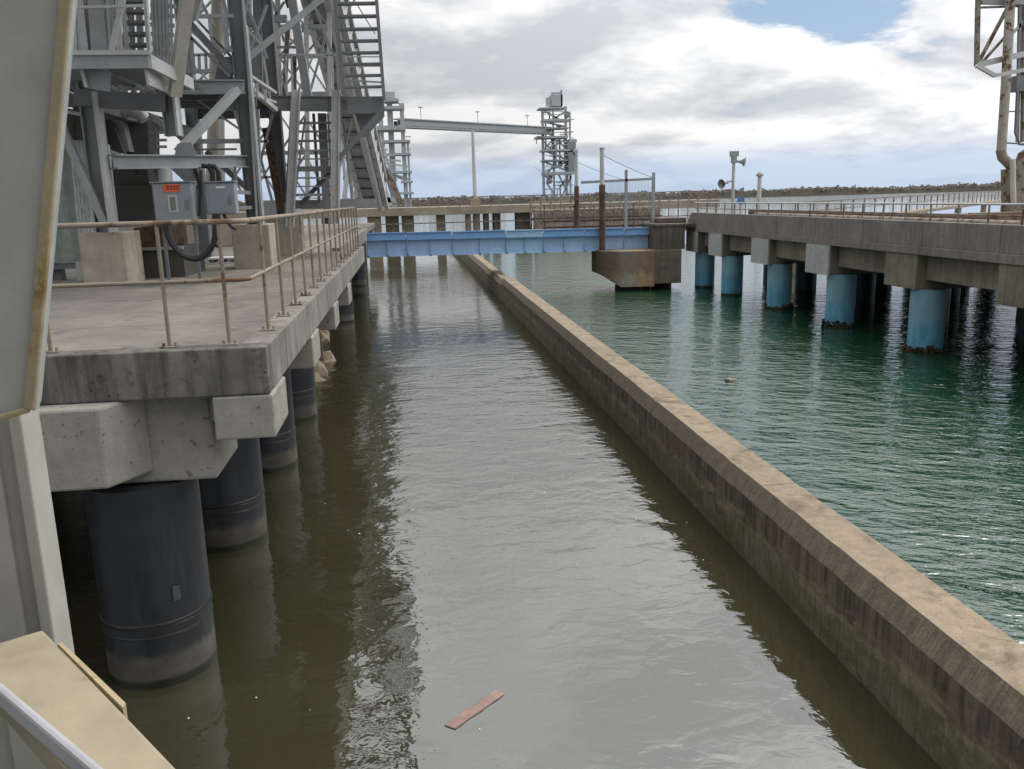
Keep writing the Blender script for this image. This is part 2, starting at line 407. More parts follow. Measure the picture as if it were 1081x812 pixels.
sky.sun_elevation = SUN_EL; sky.sun_rotation = SUN_AZ; sky.air_density = 1.0; sky.dust_density = 1.5; sky.ozone_density = 1.5
wtc = wn.new('ShaderNodeTexCoord'); wsep = wn.new('ShaderNodeSeparateXYZ'); wl.new(wtc.outputs['Generated'], wsep.inputs[0])
zc = wmath('ADD', wmath('MAXIMUM', wsep.outputs[2], 0.), .20)
wcom = wn.new('ShaderNodeCombineXYZ')
wl.new(wmath('DIVIDE', wsep.outputs[0], zc), wcom.inputs[0]); wl.new(wmath('DIVIDE', wsep.outputs[1], zc), wcom.inputs[1])
wcom.inputs[2].default_value = 4.7
def wnoise(scale, detail, rough, dist=0., off=(0,0,0)):
    mp = wn.new('ShaderNodeMapping'); mp.inputs['Location'].default_value = off
    wl.new(wcom.outputs[0], mp.inputs[0])
    n = wn.new('ShaderNodeTexNoise'); n.inputs['Scale'].default_value = scale; n.inputs['Detail'].default_value = detail
    n.inputs['Roughness'].default_value = rough; n.inputs['Distortion'].default_value = dist
    wl.new(mp.outputs[0], n.inputs['Vector']); return n.outputs['Fac']
dens = wnoise(1.45, 10, .57, .2, (1.3, 2.2, 0))
dens2 = wnoise(1.45, 10, .57, .2, (1.3-.06, 2.2-.26, 0))       # the same clouds a little nearer the sun: thin there means lit here
thick = wnoise(.5, 4, .5, 0., (7, 3, 1))
def gap(px, py, width, depth):      # a gap in the cloud around one bearing
    d = Vector(_ray(px, py)).normalized()
    n = wn.new('ShaderNodeVectorMath'); n.operation = 'DOT_PRODUCT'; wl.new(wtc.outputs['Generated'], n.inputs[0]); n.inputs[1].default_value = d
    return wmath('MULTIPLY', wramp(wmath('SUBTRACT', 1., n.outputs['Value']), [(0., 1.), (1-math.cos(math.radians(width)), 0.)]), depth)
dn = wmath('ADD', dens, wmath('MULTIPLY', thick, .25))
for g_ in ((860, 5, 7, .12), (1000, -90, 10, .1), (740, 70, 4, .05), (560, 30, 14, -.12), (380, -30, 14, -.1)): dn = wmath('SUBTRACT', dn, gap(*g_))
cover = wramp(dn, [(.455, 0.), (.525, 1.)])
lit = wmath('ADD', wmath('MULTIPLY', wmath('SUBTRACT', dens, dens2), 1.6), wmath('SUBTRACT', 1.07, thick))
ccol = wramp(lit, [(.36, (5.9, 6.0, 6.35)), (.50, (7.2, 7.3, 7.6)), (.70, (9.6, 9.6, 9.55))])
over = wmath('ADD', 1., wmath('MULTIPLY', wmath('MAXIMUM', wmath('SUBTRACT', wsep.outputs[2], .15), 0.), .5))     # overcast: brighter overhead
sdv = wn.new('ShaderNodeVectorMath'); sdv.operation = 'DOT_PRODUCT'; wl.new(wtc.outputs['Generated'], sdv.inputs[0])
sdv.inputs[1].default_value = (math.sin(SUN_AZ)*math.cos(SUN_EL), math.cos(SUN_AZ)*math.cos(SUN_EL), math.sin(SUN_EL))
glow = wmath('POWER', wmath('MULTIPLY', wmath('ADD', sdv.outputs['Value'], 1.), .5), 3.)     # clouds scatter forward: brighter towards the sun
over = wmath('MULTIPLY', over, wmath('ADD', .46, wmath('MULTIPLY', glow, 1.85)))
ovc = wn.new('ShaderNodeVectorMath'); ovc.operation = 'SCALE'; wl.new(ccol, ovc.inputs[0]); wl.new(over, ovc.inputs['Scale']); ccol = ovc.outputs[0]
blue = wmix(.45, sky.outputs[0], (4.6, 6.2, 8.6))
low = wramp(wsep.outputs[2], [(0.0, 1.), (.03, .9), (.058, 0.)])
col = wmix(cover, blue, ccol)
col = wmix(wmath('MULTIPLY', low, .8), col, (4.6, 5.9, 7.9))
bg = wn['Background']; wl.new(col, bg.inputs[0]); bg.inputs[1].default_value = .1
sd = Vector((math.sin(SUN_AZ)*math.cos(SUN_EL), math.cos(SUN_AZ)*math.cos(SUN_EL), math.sin(SUN_EL)))
sl = bpy.data.lights.new('sun', 'SUN'); sl.energy = 1.4; sl.angle = math.radians(18); sl.color = (1, .95, .87)
so = bpy.data.objects.new('sun', sl); COL.objects.link(so); so.location = (0, 0, 60)
so.rotation_euler = sd.to_track_quat('Z', 'Y').to_euler()
S.view_settings.view_transform = 'Standard'; S.view_settings.look = 'None'; S.view_settings.exposure = 0.06; S.view_settings.gamma = 1
S.cycles.use_denoising = True
S.cycles.max_bounces = 6; S.cycles.diffuse_bounces = 3; S.cycles.glossy_bounces = 3

#==PARTS==
# ------------------------------------------------------------------ divider wall between the two waters
dw = thing('divider_wall', 'long low concrete wall with algae stained side dividing brown channel from green water', 'wall', (4.15, 20, 0))
def wall_seg(name, y0, y1, za, zb, dx=0., n=60):
    b = MB(); prof = [(WX0+.02, -1.5), (WX0+.02, za), (WX0+.13+dx, zb), (WX1-.02, zb), (WX1, zb-.03), (WX1, -1.5)]
    vs = []; fs = []; k = len(prof)
    for j in range(n+1):
        y = y0+(y1-y0)*j/n
        for (x, z) in prof:
            e = .006*mn.noise(Vector((x*5, y*3.1, z*4)))+.01*mn.noise(Vector((x, y*.35, 5)))-(.03*max(0, mn.noise(Vector((x*2, y*3.7, 8)))-.42) if z > .5 else 0)
            vs.append((x+e, y, z+e*.8))
    for j in range(n):
        fs += [(j*k+i, (j+1)*k+i, (j+1)*k+i+1, j*k+i+1) for i in range(k-1)]
    fs += [tuple(range(k)), tuple(reversed(range(n*k, n*k+k)))]
    b.add(vs, fs); return b.build(name, WALLM, dw)
wall_seg('wall_section', -12, 37.2, .80, 1.0, 0, 420)
wall_seg('wall_section', 37.26, 90, .68, .88, .06, 60)

# ------------------------------------------------------------------ left wharf
LW = thing('concrete_wharf', 'grey concrete wharf deck on black piles at the left with stained kerb edge', 'wharf', (-5, 15, 0))
XE = -1.28; YF = 7.5; ZK = 3.2; ZD = 3.07; ZB = 2.78; YE = 24.6
b = MB(); b.box(-16, XE-.26, YF+.26, YE, ZB+.01, ZD); b.box(-16, -2.2, YE+.003, 58, ZB+.01, ZD); b.build('deck_slab', CON_DECK, LW)
b = MB()   # edge beam and kerb in one L shaped casting
b.box(XE-.26, XE, YF+.262, YE, ZB, ZK)
b.build('kerb', CON_EDGE, LW, bevel=.012)
b = MB(); b.box(-16, XE, YF, YF+.26, ZB, ZK); b.build('kerb', CON_FRONT, LW, bevel=.012)
b = MB(); b.box(-2.197, -1.95, YE+.006, 42, ZB-.1, ZK-.02); b.build('kerb', CON_EDGE, LW, bevel=.012)
pile_y = [8.02, 11.25, 14.55, 17.9]
for i, y in enumerate(pile_y):
    c = MB()
    if i == 0:
        c.box(-16, -1.86, 7.76, 8.75, 1.95, ZB-.004)
        a0_, a1_ = T(115, 519, 7.3), T(161, 480, 7.757); c.ext([(a0_.x, 7.3, 2.06), (a1_.x, 7.757, 2.06), (-9, 7.757, 2.06), (-9, 7.3, 2.06)], (0, 0, .715))
    else:
        c.box(-16, -1.86, y-.5, y+.5, 1.95, ZB-.004)
    c.build('pile_cap', CON_CAP, LW, bevel=.025)
    c = MB(); c.box(-1.78, XE+.02, y-.52, y+.30, 2.38, ZB-.006); c.box(-1.857, -1.783, y-.3, y+.2, 2.5, ZB-.008)
    c.build('bracket', CON_CAP, LW, bevel=.02)
    p = MB(); p.lathe(-2.62, y+(.0 if i else .02), [(.5, -2), (.5, 1.94)], 40); po = p.build('pile', PILE, LW, smooth=True)
    p = MB(); yy = y+(.0 if i else .02)
    p.lathe(-2.62, yy, [(.501, .60), (.511, .615), (.511, .635), (.501, .65)], 40)
    p.lathe(-2.62, yy, [(.501, .50), (.506, .507), (.506, .515), (.501, .522)], 40); p.build('pile_band', BAND, po, smooth=True)
    for xx in (-6.2, -9.6):
        p = MB(); p.lathe(xx, y, [(.5, -2), (.5, 1.94)], 20); p.build('pile', PILE, LW, smooth=True)
for (x, y) in ((-2.72, 32.6), (-2.9, 47.), (-3.3, 57)):
    p = MB(); p.lathe(x, y, [(.5, -2), (.5, 2.3)], 24); p.build('pile', PILE, LW, smooth=True)
    c = MB(); c.box(-12, -2.3, y-.5, y+.5, 2.3, ZB); c.build('pile_cap', CON_CAP, LW)
c = MB(); c.box(-.004-2.62+.30, -2.62+.385, 7.50, 7.56, .95, 1.1); 
# small pale plate on the first pile
c = MB(); a0 = math.radians(-52)
for k in range(1):
    px, py = -2.62+.506*math.cos(a0), 8.04+.506*math.sin(a0)
    tx, ty = -math.sin(a0), math.cos(a0); nx_, ny_ = math.cos(a0), math.sin(a0)
    c.ext([(px-tx*.035, py-ty*.035, .84), (px+tx*.035, py+ty*.035, .84), (px+tx*.035, py+ty*.035, .98), (px-tx*.035, py-ty*.035, .98)], (nx_*.012, ny_*.012, 0))
c.build('pile_plate', plain('dull_plate', (.055, .06, .068), .5), LW)

# riprap under the far end of that wharf
rp = []
for k in range(4):
    r = MB(); r.blob((0, 0, 0), .34, k+2, 2, .55, .7); o = r.build('rock', ROCKM, None); o.location = (0, 0, -50); rp.append(o)
spots = [(-2.55,20.7,.1,1.),(-2.9,21.3,.45,1.1),(-2.6,22.0,.2,1.2),(-3.1,22.3,.7,1.),(-2.75,22.9,.5,1.),(-2.5,23.2,.05,.9),(-3.3,23.4,.9,1.2),(-2.95,24.1,.6,1.),(-2.7,24.6,.25,1.1),(-3.2,25.2,.8,1.2),(-2.85,25.9,.35,1.1),(-3.3,26.8,.6,1.3),(-3.0,27.8,.2,1.1),(-3.6,21.6,.8,1.3),(-3.8,23.,1.1,1.3),(-3.8,25.,1.1,1.3)]
for k, (x, y, z, s_) in enumerate(spots):
    o = rp[k] if k < 4 else rp[k % 4].copy()
    if k >= 4: COL.objects.link(o)
    o.location = (x, y, z-.15); o.rotation_euler = (k*1.3, k*.7, k*2.1); o.scale = (s_, s_*.85, s_)
    tag(o, 'tan riprap stone heaped at the waterline under the left wharf', 'rock', 'riprap stones under the left wharf')
b = MB()
b.ext([(-3.1, 20, -.6), (-2.6, 28, -.6), (-3.2, 28, .5), (-5, 28, 1.8), (-5, 20, 1.8), (-3.6, 20, .3)], (-4, 0, -.2))
tag(b.build('bank', ROCKM), kind='structure')

# ------------------------------------------------------------------ left railing
LR = thing('guard_railing', 'rust spotted tan pipe railing around the corner of the left wharf', 'railing', (-1.42, 7.9, ZK))
XR = -1.41; YR = 7.68; RT = 4.27; RM = 3.77
def post(x, y, par, zt=RT, zb=ZK, r=.0175):
    p = MB(); p.tube((x, y, zb), (x, y, zt), r, n=10); o = p.build('post', RAIL, par, smooth=True)
    p = MB(); p.box(x-.075, x+.075, y-.05, y+.05, zb, zb+.014)
    for sx in (-1, 1): p.tube((x+sx*.05, y, zb+.015), (x+sx*.05, y, zb+.045), .013, n=6)
    p.build('base_plate', STEEL_R, o)
fx = [-1.62, -2.13, -3.12, -4.1, -5.1, -6.1]
for x in fx: post(x, YR, LR)
ys = [8.49+1.05*i for i in range(16)]
for y in ys: post(XR, y, LR)
cx0, cy0 = XR, YR
def corner(z, d=.12):
    pts = [(-9, YR, z), (XR-d, YR, z)]
    for k in range(1, 6):
        a = math.pi/2*k/6; pts.append((XR-d+d*math.sin(a), YR+d-d*math.cos(a), z))
    return pts+[(XR, YR+d, z), (XR, 24.4, z)]
p = MB(); p.path(corner(RT), .0245, 10); p.build('top_rail', RAIL, LR, smooth=True)
p = MB(); p.path(corner(RM), .019, 10); p.build('mid_rail', RAIL, LR, smooth=True)

# ------------------------------------------------------------------ plinths
def plinth(name, x0, x1, y0, y1, z1, label):
    b = MB(); b.box(x0, x1, y0, y1, ZD-.02, z1)
    return tag(b.build(name, CON_PLINTH, bevel=.02), label, 'plinth')
plinth('concrete_plinth', -5.78, -5.02, 16.0, 17.0, 4.0, 'square concrete plinth beside the corrugated shed carrying a grey column')
plinth('concrete_plinth', -3.73, -2.95, 18.9, 19.9, 4.0, 'streaky concrete plinth behind the railing just right of the black cable loop')
plinth('concrete_plinth', -3.75, -2.85, 23.3, 24.3, 4.05, 'farther concrete plinth under the pale stair tower column')

# ------------------------------------------------------------------ right wharf
RW = thing('concrete_pier', 'long concrete pier with stained fascia on blue piles along the right side', 'pier', (18, 25, 0))
XF = 13.4; RB = 2.66; RTOP = 3.53
b = MB(); b.ext([(XF+.3, 41.0, RB+.01), (XF+.3, 41.0, 3.1), (XF+.3, -5, 3.1), (XF+.3, -5, RB+.01)], (19, 0, 0)); b.build('deck_slab', CON_DECK, RW)
b = MB()
b.box(XF+.05, XF+.297, -5, 40.3, RB+.223, RTOP)        # upstand
b.box(XF, XF+.297, -5, 41.0, RB, RB+.22)               # ledge below it
b.ext([(XF+.05, 40.303, RB+.223), (XF+.05, 40.303, RTOP), (XF+.05, 41.0, RB+.223)], (.247, 0, 0))
b.build('fascia', CON_FASCIA, RW, bevel=.012)
rows = [-2.5, 2.4, 7.3, 12.1, 16.95, 21.75, 26.55, 31.3, 36.2, 39.75]
PX = 14.0
oys = []
for i, y in enumerate(rows):
    yc = y+(.55 if y < 39 else .2)
    clean = y > 25
    c = MB(); c.box(XF+.04, 32, yc-.78, yc+.78, 1.72, RB-.004); c.build('pile_cap', CON_OLDCAP, RW, bevel=.02)
    if clean:
        c = MB(); c.box(XF-.03, XF+.037, yc-.8, yc+.8, 1.70, RB-.006); c.build('end_plate', CON_PLATE, RW)
    c = MB(); c.box(PX-.3, PX+.3, yc+.783, yc+.783+(3.2 if y < 36 else 1.5 if y < 39 else .4), 1.98, RB-.008); c.build('stringer_beam', CON_OLDCAP, RW, bevel=.02)
    for j, x in enumerate((PX, PX+3.6, PX+7.2, PX+11, PX+15)):
        p = MB(); yy = y if j == 0 else y+.4
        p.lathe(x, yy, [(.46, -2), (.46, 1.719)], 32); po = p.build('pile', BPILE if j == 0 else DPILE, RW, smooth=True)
        if j == 0 and y < 33:
            q = MB()
            for k in range(70):
                a = random.uniform(0, 6.283); zz = random.uniform(-.06, .2)
                q.blob((x+.48*math.cos(a), yy+.48*math.sin(a), zz), random.uniform(.035, .085), k, 1, .7)
            q.build('oyster_crust', OYSTER, po)
# end pier with the bridge seat
EP = thing('bridge_pier', 'rust streaked concrete bridge seat block at the end of the right pier', 'pier', (10.8, 40, 0))
b = MB(); b.ext([(8.95, 39.6, .85), (9.75, 39.2, .2), (11.38, 39.2, .17), (11.38, 39.2, 1.90), (8.95, 39.6, 1.95)], (0, 0, .0))
b = MB()
pts = [(8.95, 39.9), (9.75, 39.25), (11.38, 39.25), (11.38, 42.0), (8.95, 42.0)]
b.ext([(x, y, .18 if k in (1, 2, 3) else .8) for k, (x, y) in enumerate(pts)], (0, 0, 0.001))
b = MB()
vs = [(x, y, (.75, .18, .16, .16, .75)[k]) for k, (x, y) in enumerate(pts)]+[(x, y, 1.86) for x, y in pts]
b.add(vs, [(4,3,2,1,0), (5,6,7,8,9)]+[(i, (i+1) % 5, 5+(i+1) % 5, 5+i) for i in range(5)]); b.build('lower_block', PIER_RUST, EP, bevel=.03)
b = MB(); b.box(11.384, 12.72, 39.35, 42, .28, 1.86); b.build('side_block', CON_OLDCAP, EP, bevel=.03)
b = MB(); b.box(11.56, 12.9, 39.45, 42, 1.863, 2.92); b.build('upper_block', CON_DARK, EP, bevel=.02)
b = MB(); b.box(11.5, 13.35, 39.4, 42, 2.923, 3.06); b.box(11.9, 13.2, 40.2, 42, 3.063, 3.3); b.build('bearing_slab', CON_DARK, EP, bevel=.03)
b = MB(); b.lathe(10.6, 40.3, [(.85, -2), (.85, .2)], 24); b.lathe(12.1, 40.6, [(.5, -2), (.5, .3)], 20); b.build('footing', OYSTER, EP)

# right railing
RR = thing('guard_railing', 'low grey pipe railing along the fascia of the right pier', 'railing', (13.75, 30, RTOP))
for y in [11+1.15*i for i in range(26)]:
    p = MB(); p.tube((13.62, y, RTOP-.3), (13.62, y, 3.98), .024, n=8); p.build('post', STEEL_R, RR, smooth=True)
p = MB(); p.tube((13.62, 6, 3.98), (13.62, 40.2, 3.98), .026, n=8); p.build('top_rail', STEEL_L, RR, smooth=True)
p = MB(); p.tube((13.62, 6, 3.72), (13.62, 40.2, 3.72), .018, n=8); p.build('mid_rail', STEEL_R, RR, smooth=True)
# distant walkway railing beyond the right pier
A = Vector((21, 45, 3.78)); Bp = Vector((80, 108, 3.78))
FR = thing('walkway_railing', 'far thin grey walkway with railing running out over open water at right', 'railing', (50, 76, 0))
p = MB(); p.beam(A-Vector((0,0,1.25)), Bp-Vector((0,0,1.25)), 1.2, .25); p.build('walkway', CON_FAR, FR)
p = MB()
p.beam(A, Bp, .07); p.build('top_rail', STEEL_R, FR)
p = MB(); p.beam(A-Vector((0,0,.5)), Bp-Vector((0,0,.5)), .05); p.build('mid_rail', STEEL_R, FR)
for k in range(33):
    q = A.lerp(Bp, k/32); p = MB(); p.beam(q-Vector((0,0,1.2)), q, .07); p.build('post', STEEL_R, FR)
    if k % 6 == 0:
        p = MB(); p.tube((q.x, q.y, -2), (q.x, q.y, 2.4), .3, n=10); p.build('pile', CON_FAR, FR)

# ------------------------------------------------------------------ blue bridge
BR = thing('girder_bridge', 'blue painted steel girder footbridge spanning the channel between the wharves', 'bridge', (4.8, 41, 1.9))
bx0, bx1 = -2.0, 11.55; by = 41.0
def bz(x): return 3.0-.010*(x-bx0), 1.88
segs = [(bx0, -.15), (-.147, 2.0), (2.003, 4.55), (4.553, 6.35), (6.353, 8.35), (8.353, 10.3), (10.303, bx1)]
for k, (x0, x1) in enumerate(segs):
    z1, z0 = 2.97-.010*(x0-bx0), 1.90-.006*(x0-bx0)
    b = MB(); b.box(x0, x1, by, by+.06, z0, z1-.33); b.box(x0, x1, by-.12, by+.12, z0-.03, z0)
    g = b.build('girder_panel', BLUE2 if k == 3 else BLUE, BR)
    nst = max(1, round((x1-x0)/1.05))
    for j in range(nst):
        xs = x0+.04+(x1-x0)*j/nst
        s_ = MB(); s_.box(xs, xs+.025, by-.11, by-.003, z0+.003, z1-.36); s_.build('stiffener', BLUE, g)
        s_ = MB(); s_.box(xs-.05, xs+.07, by-.125, by-.1, z0-.05, z0+.03); s_.build('bolt_plate', STEEL_D, g)
    b = MB(); b.box(x0+.02, x1-.02, by-.22, by+.2, z1-.33, z1-.25); b.box(x0+.02, x1-.02, by-.22, by-.17, z1-.25, z1-.02)
    b.box(x0+.02, x1-.02, by-.28, by-.17, z1-.018, z1+.03); b.build('top_channel', BLUE2 if k == 3 else BLUE_T, g)
b = MB(); b.box(bx0, bx1, by+.25, by+2.2, 2.62, 2.75); b.build('bridge_deck', STEEL_R, BR)
for k in range(3):
    b = MB(); b.box(bx0, bx1, by+.7+k*.7, by+.76+k*.7, 1.95, 2.6); b.build('rear_girder', BLUE, BR)
# railing on the right half of the bridge, rusty
BG = thing('bridge_railing', 'rusty broken pipe railing standing on the right end of the blue bridge', 'railing', (9, 42.4, 2.75))
for z, mt in ((4.05, STEEL_R), (3.75, STEEL_R), (3.25, STEEL_BR), (2.95, STEEL_BR)):
    p = MB(); p.tube((6.6, 42.5, z), (12.3, 42.5, z-.03), .035 if z > 3.5 else .05, n=8); p.build('rail', mt, BG, smooth=True)
for k in range(12):
    p = MB(); x = 6.7+k*.5; p.tube((x, 42.5, 2.76), (x, 42.5, 4.05), .028, n=8); p.build('post', (STEEL_R, STEEL_BR)[k % 3 == 0], BG, smooth=True)
# lift gate frame
def gpole(name, x, y, z0, zs, z1, label, r=.14):
    t = thing(name, label, 'post', (x, y, z0))
    p = MB(); p.tube((x, y, z0), (x, y, zs), r, n=12); p.build('rusty_sleeve', STEEL_BR, t, smooth=True)
    p = MB(); p.tube((x, y, zs-.3), (x, y, z1), r*.72, n=12); p.build('pole', STEEL_L, t, smooth=True)
    p = MB(); p.tube((x, y, z1), (x, y, z1+.06), r*.8, n=12); p.build('pole_cap', STEEL, t)
    return t
gpole('gate_post', 9.17, 40.55, 1.88, 4.93, 6.55, 'tall rust brown gate post with grey top rising in front of the blue bridge', .15)
gpole('gate_post', 8.15, 41.6, 2.76, 4.9, 6.3, 'shorter rust brown gate post with grey top standing behind the bridge girder', .12)
GF = thing('lift_gate', 'grey pipe gate frame with hanging mesh panels beside the tall rusty post', 'gate', (10.7, 41.2, 2.76))
gl = T(618, 193, 41.2); gr = T(690, 189, 41.2)
p = MB(); p.beam((8.3, 41.2, 5.06), (gr.x, 41.2, 5.15), .12); p.build('top_beam', STEEL, GF)
p = MB(); p.beam((gr.x, 41.2, 2.9), (gr.x, 41.2, 5.45), .13); p.build('side_post', STEEL, GF)
pm = T(661, 185, 41.2); p = MB(); p.beam((pm.x, 41.2, 2.9), (pm.x, 41.2, 5.6), .12); p.build('side_post', STEEL, GF)
p = MB(); p.beam((8.3, 41.2, 4.35), (9.2, 41.2, 4.5), .08); p.build('short_arm', STEEL_D, GF)
p = MB()
for x0, x1 in ((9.5, pm.x-.1), (pm.x+.1, gr.x-.1)):
    n_ = 16
    for k in range(n_+1):
        x = x0+(x1-x0)*k/n_; p.beam((x, 41.2, 3.9), (x, 41.2, 5.05), .012)
p.build('mesh_panel', STEEL, GF)
def wire(name, p0, p1, label, sag=.15, r=.018):
    pts = [Vector(p0).lerp(Vector(p1), k/8)-Vector((0, 0, sag*4*(k/8)*(1-k/8))) for k in range(9)]
    b = MB(); b.path(pts, r, 6); return tag(b.build(name, STEEL, smooth=True), label, 'cable')
wire('stay_cable', (9.17, 40.55, 6.3), (gr.x, 41.2, 5.2), 'grey stay cable from the top of the tall rusty post to the gate frame', .05)
wire('stay_cable', (8.15, 41.6, 6.05), (pm.x, 41.2, 5.1), 'thin stay cable from the shorter rusty post passing behind the tall one', .05, .014)
wire('stay_cable', (8.15, 41.6, 4.5), (6.3, 43, 5.9), 'thin stay cable running up left from the shorter rusty post', .02, .012)

# ------------------------------------------------------------------ far causeway
FC = thing('causeway', 'weathered tan concrete causeway with railing crossing behind the blue bridge', 'causeway', (10, 84, 0))
YC = 84.
zt = T(500, 217.5, YC).z; zb_ = T(500, 226, YC).z
b = MB(); b.box(-30, 31, YC, YC+8, zb_, zt); b.build('deck_slab', CON_FAR, FC, bevel=.03)
for (xa, xb, mt) in ((340, 352, CON_DARK), (388, 402, CON_FAR), (407, 421, CON_DARK), (424, 437, CON_OLDCAP), (461, 470, CON_OLDCAP), (492, 497, CON_FAR), (500.5, 506.5, CON_FAR), (511, 516, CON_DARK), (521, 528, CON_DARK), (545, 561, CON_DARK)):
    x0, x1 = T(xa, 235, YC+1).x, T(xb, 235, YC+1).x
    b = MB(); b.box(x0, x1, YC+.6, YC+2.2, -2, zb_-.004); b.build('support', mt, FC)
for z_, w_ in ((zt+.85, .1), (zt+.45, .07), (zb_-.75, .1)):
    b = MB(); b.beam((-30, YC+.3, z_), (31, YC+.3, z_), w_); b.build('rail', STEEL_R, FC)
for k in range(62):
    x = -30+k; b = MB(); b.beam((x, YC+.3, zt), (x, YC+.3, zt+.85), .08); b.build('post', STEEL_R, FC)
b = MB(); x0 = T(566, 226, YC-2).x; b.box(x0, 24, YC-3, YC-.01, -1, zt-.5); b.build('abutment', CON_FAR, FC, bevel=.05)
YQ = YC-3.4; xq = T(560, 226, YQ).x
for z_, w_ in ((zt+.35, .1), (zt-.25, .12), (zt-.8, .1), (zt-1.3, .16)):
    b = MB(); b.beam((xq, YQ, z_), (24, YQ, z_-.05), w_); b.build('rail', STEEL_R if w_ < .15 else STEEL_BR, FC)
for k in range(20):
    x = xq+k*.95; b = MB(); b.beam((x, YQ, zt-2), (x, YQ, zt+.35), .09); b.build('post', STEEL_R, FC)
# light mast
lm = thing('light_mast', 'tall thin grey mast standing on the causeway below the far conveyor', 'mast', T(502, 218, YC+3))
p = MB(); p.tube(T(502, 221, YC+3), T(499, 138, YC+3), .22, .15, 12); p.build('pole', STEEL_L, lm, smooth=True)
p = MB(); q = T(502, 221, YC+3); p.box(q.x-.5, q.x+.5, q.y-.5, q.y+.5, zt, zt+.7); p.build('mast_base', CON_FAR, lm)

# ------------------------------------------------------------------ siren pole etc
sp0 = TX(773, 227, 14.1)
SP = thing('loudspeaker_pole', 'grey pole with two horn loudspeakers standing on the right pier', 'pole', (sp0.x, sp0.y, 3.1))
sx, sy = sp0.x, sp0.y; zt_ = TX(773, 160, 14.1).z
p = MB(); p.tube((sx, sy, 3.1), (sx, sy, zt_-.1), .075, .065, 12); p.build('pole', STEEL_L, SP, smooth=True)
p = MB(); p.box(sx-.16, sx+.18, sy-.12, sy+.12, zt_-.22, zt_); p.box(sx-.1, sx+.1, sy-.1, sy+.1, zt_-.5, zt_-.224); p.build('junction_box', STEEL, SP)
def horn(c, d):
    d = Vector(d).normalized(); c = Vector(c); b = MB()
    for r0, r1, a, e in ((.05, .05, 0, .1), (.04, .09, .1, .24), (.09, .20, .24, .37), (.20, .21, .37, .39)):
        b.tube(c+d*a, c+d*e, r0, r1, 16, cap=(a in (0,)))
    b.tube(c+d*.15, c+d*.34, .07, .03, 12); b.build('horn', STEEL, SP, smooth=True)
horn((sx+.1, sy, zt_-.42), (1, -.5, -.15)); horn((sx-.25, sy, zt_-1.32), (-1, -.5, -.15))
p = MB(); p.beam((sx, sy, zt_-1.25), (sx-.35, sy, zt_-1.3), .06); p.build('bracket_arm', STEEL, SP)
cs = TX(782, 212, 14.3)
t = thing('round_sign', 'small blue disc sign on the right pier beside the loudspeaker pole', 'sign', (cs.x, cs.y, 3.1))
p = MB(); p.tube((cs.x, cs.y-.02, cs.z), (cs.x, cs.y+.02, cs.z), .17, n=24); p.build('sign_disc', plain('sign_blue', (.06, .17, .42), .5), t)
p = MB(); p.tube((cs.x, cs.y+.05, 3.1), (cs.x, cs.y+.05, cs.z+.1), .03, n=8); p.build('sign_post', STEEL, t)
# far beacon pole
q0 = T(801, 215, 150); q1 = T(801, 182, 150)
t = thing('beacon_pole', 'distant grey beacon pole out on the water right of the loudspeaker pole', 'pole', (q0.x, q0.y, 0))
p = MB(); p.tube((q0.x, 150, -1), (q0.x, 150, q1.z-.7), .42, .36, 12); p.build('pole', STEEL_L, t, smooth=True)
p = MB(); p.tube((q0.x, 150, q1.z-.7), (q0.x, 150, q1.z-.3), .65, n=12); p.tube((q0.x, 150, q1.z-.296), (q0.x, 150, q1.z), .45, .3, n=12); p.build('lantern', STEEL, t)

# ------------------------------------------------------------------ pipe tower at the right edge
PT = thing('pipe_tower', 'rust stained steel pipe tower with platform frame at the far right of the pier', 'tower', (22, 29.5, 3.1))
def R_(px, py, dx=0.): return TX(px, py, 21.5+dx)
p = MB(); a_ = R_(1062, 0); b_ = R_(1056, 160)
yv = R_(1060, 60).y; xv = 21.5
def at(px, py, Y=29.0): return T(px, py, Y)
YP = 29.0
p = MB(); p.path([at(1069, -40), at(1063, 70), at(1057, 160), at(1060, 168), at(1068, 177), at(1069, 200)], .16, 14); p.build('riser_pipe', steel('riser_paint', (.42, .40, .34), amount=.5, rough=.6, metal=0), PT, smooth=True)
p = MB(); p.path([at(1056.5, 158), at(1058, 166), at(1066, 174)], .168, 14); p.build('elbow', STEEL_R, PT, smooth=True)
p = MB(); p.path([at(1088, 160), at(1080, 165), at(1076, 176), at(1075, 230)], .2, 14); p.build('rusty_pipe', STEEL_R, PT, smooth=True)
p = MB(); p.path([at(1069, 168, 28.6), at(1070, 214, 28.6)], .09, 10); p.build('drain_pipe', STEEL_L, PT, smooth=True)
p = MB(); p.beam(at(1067, 178), at(1068, 232), .45); p.build('pipe_stand', STEEL_R, PT)
p = MB(); p.beam(at(1084, 170, 29.6), at(1084, 232, 29.6), .9); p.build('valve_body', STEEL_BR, PT)
for (x0, y0, x1, y1, w, mt) in ((1033,-30,1031,70,.13,STEEL_R), (1036,2,1090,3,.16,STEEL), (1036,8,1090,6,.07,STEEL_R), (1031,69,1090,55,.2,STEEL_L), (1033,66,1068,0,.1,STEEL_R), (1034,69,1062,38,.08,STEEL_R), (1061,44,1090,12,.09,STEEL),
                        (1077,-30,1074,150,.09,STEEL_D), (1082,-30,1080,150,.14,STEEL_R), (1062,118,1090,117,.05,STEEL), (1062,151,1080,152,.05,STEEL_D)):
    p = MB(); p.beam(at(x0, y0, 29.3), at(x1, y1, 29.3), w); p.build('frame_member', mt, PT)
for (x0, y0, x1, y1) in ((1031,69,1050,80), (1050,80,1090,72)):
    p = MB(); p.beam(at(x0, y0, 28.3), at(x1, y1, 28.3), .12); p.build('platform_edge', STEEL_L, PT)
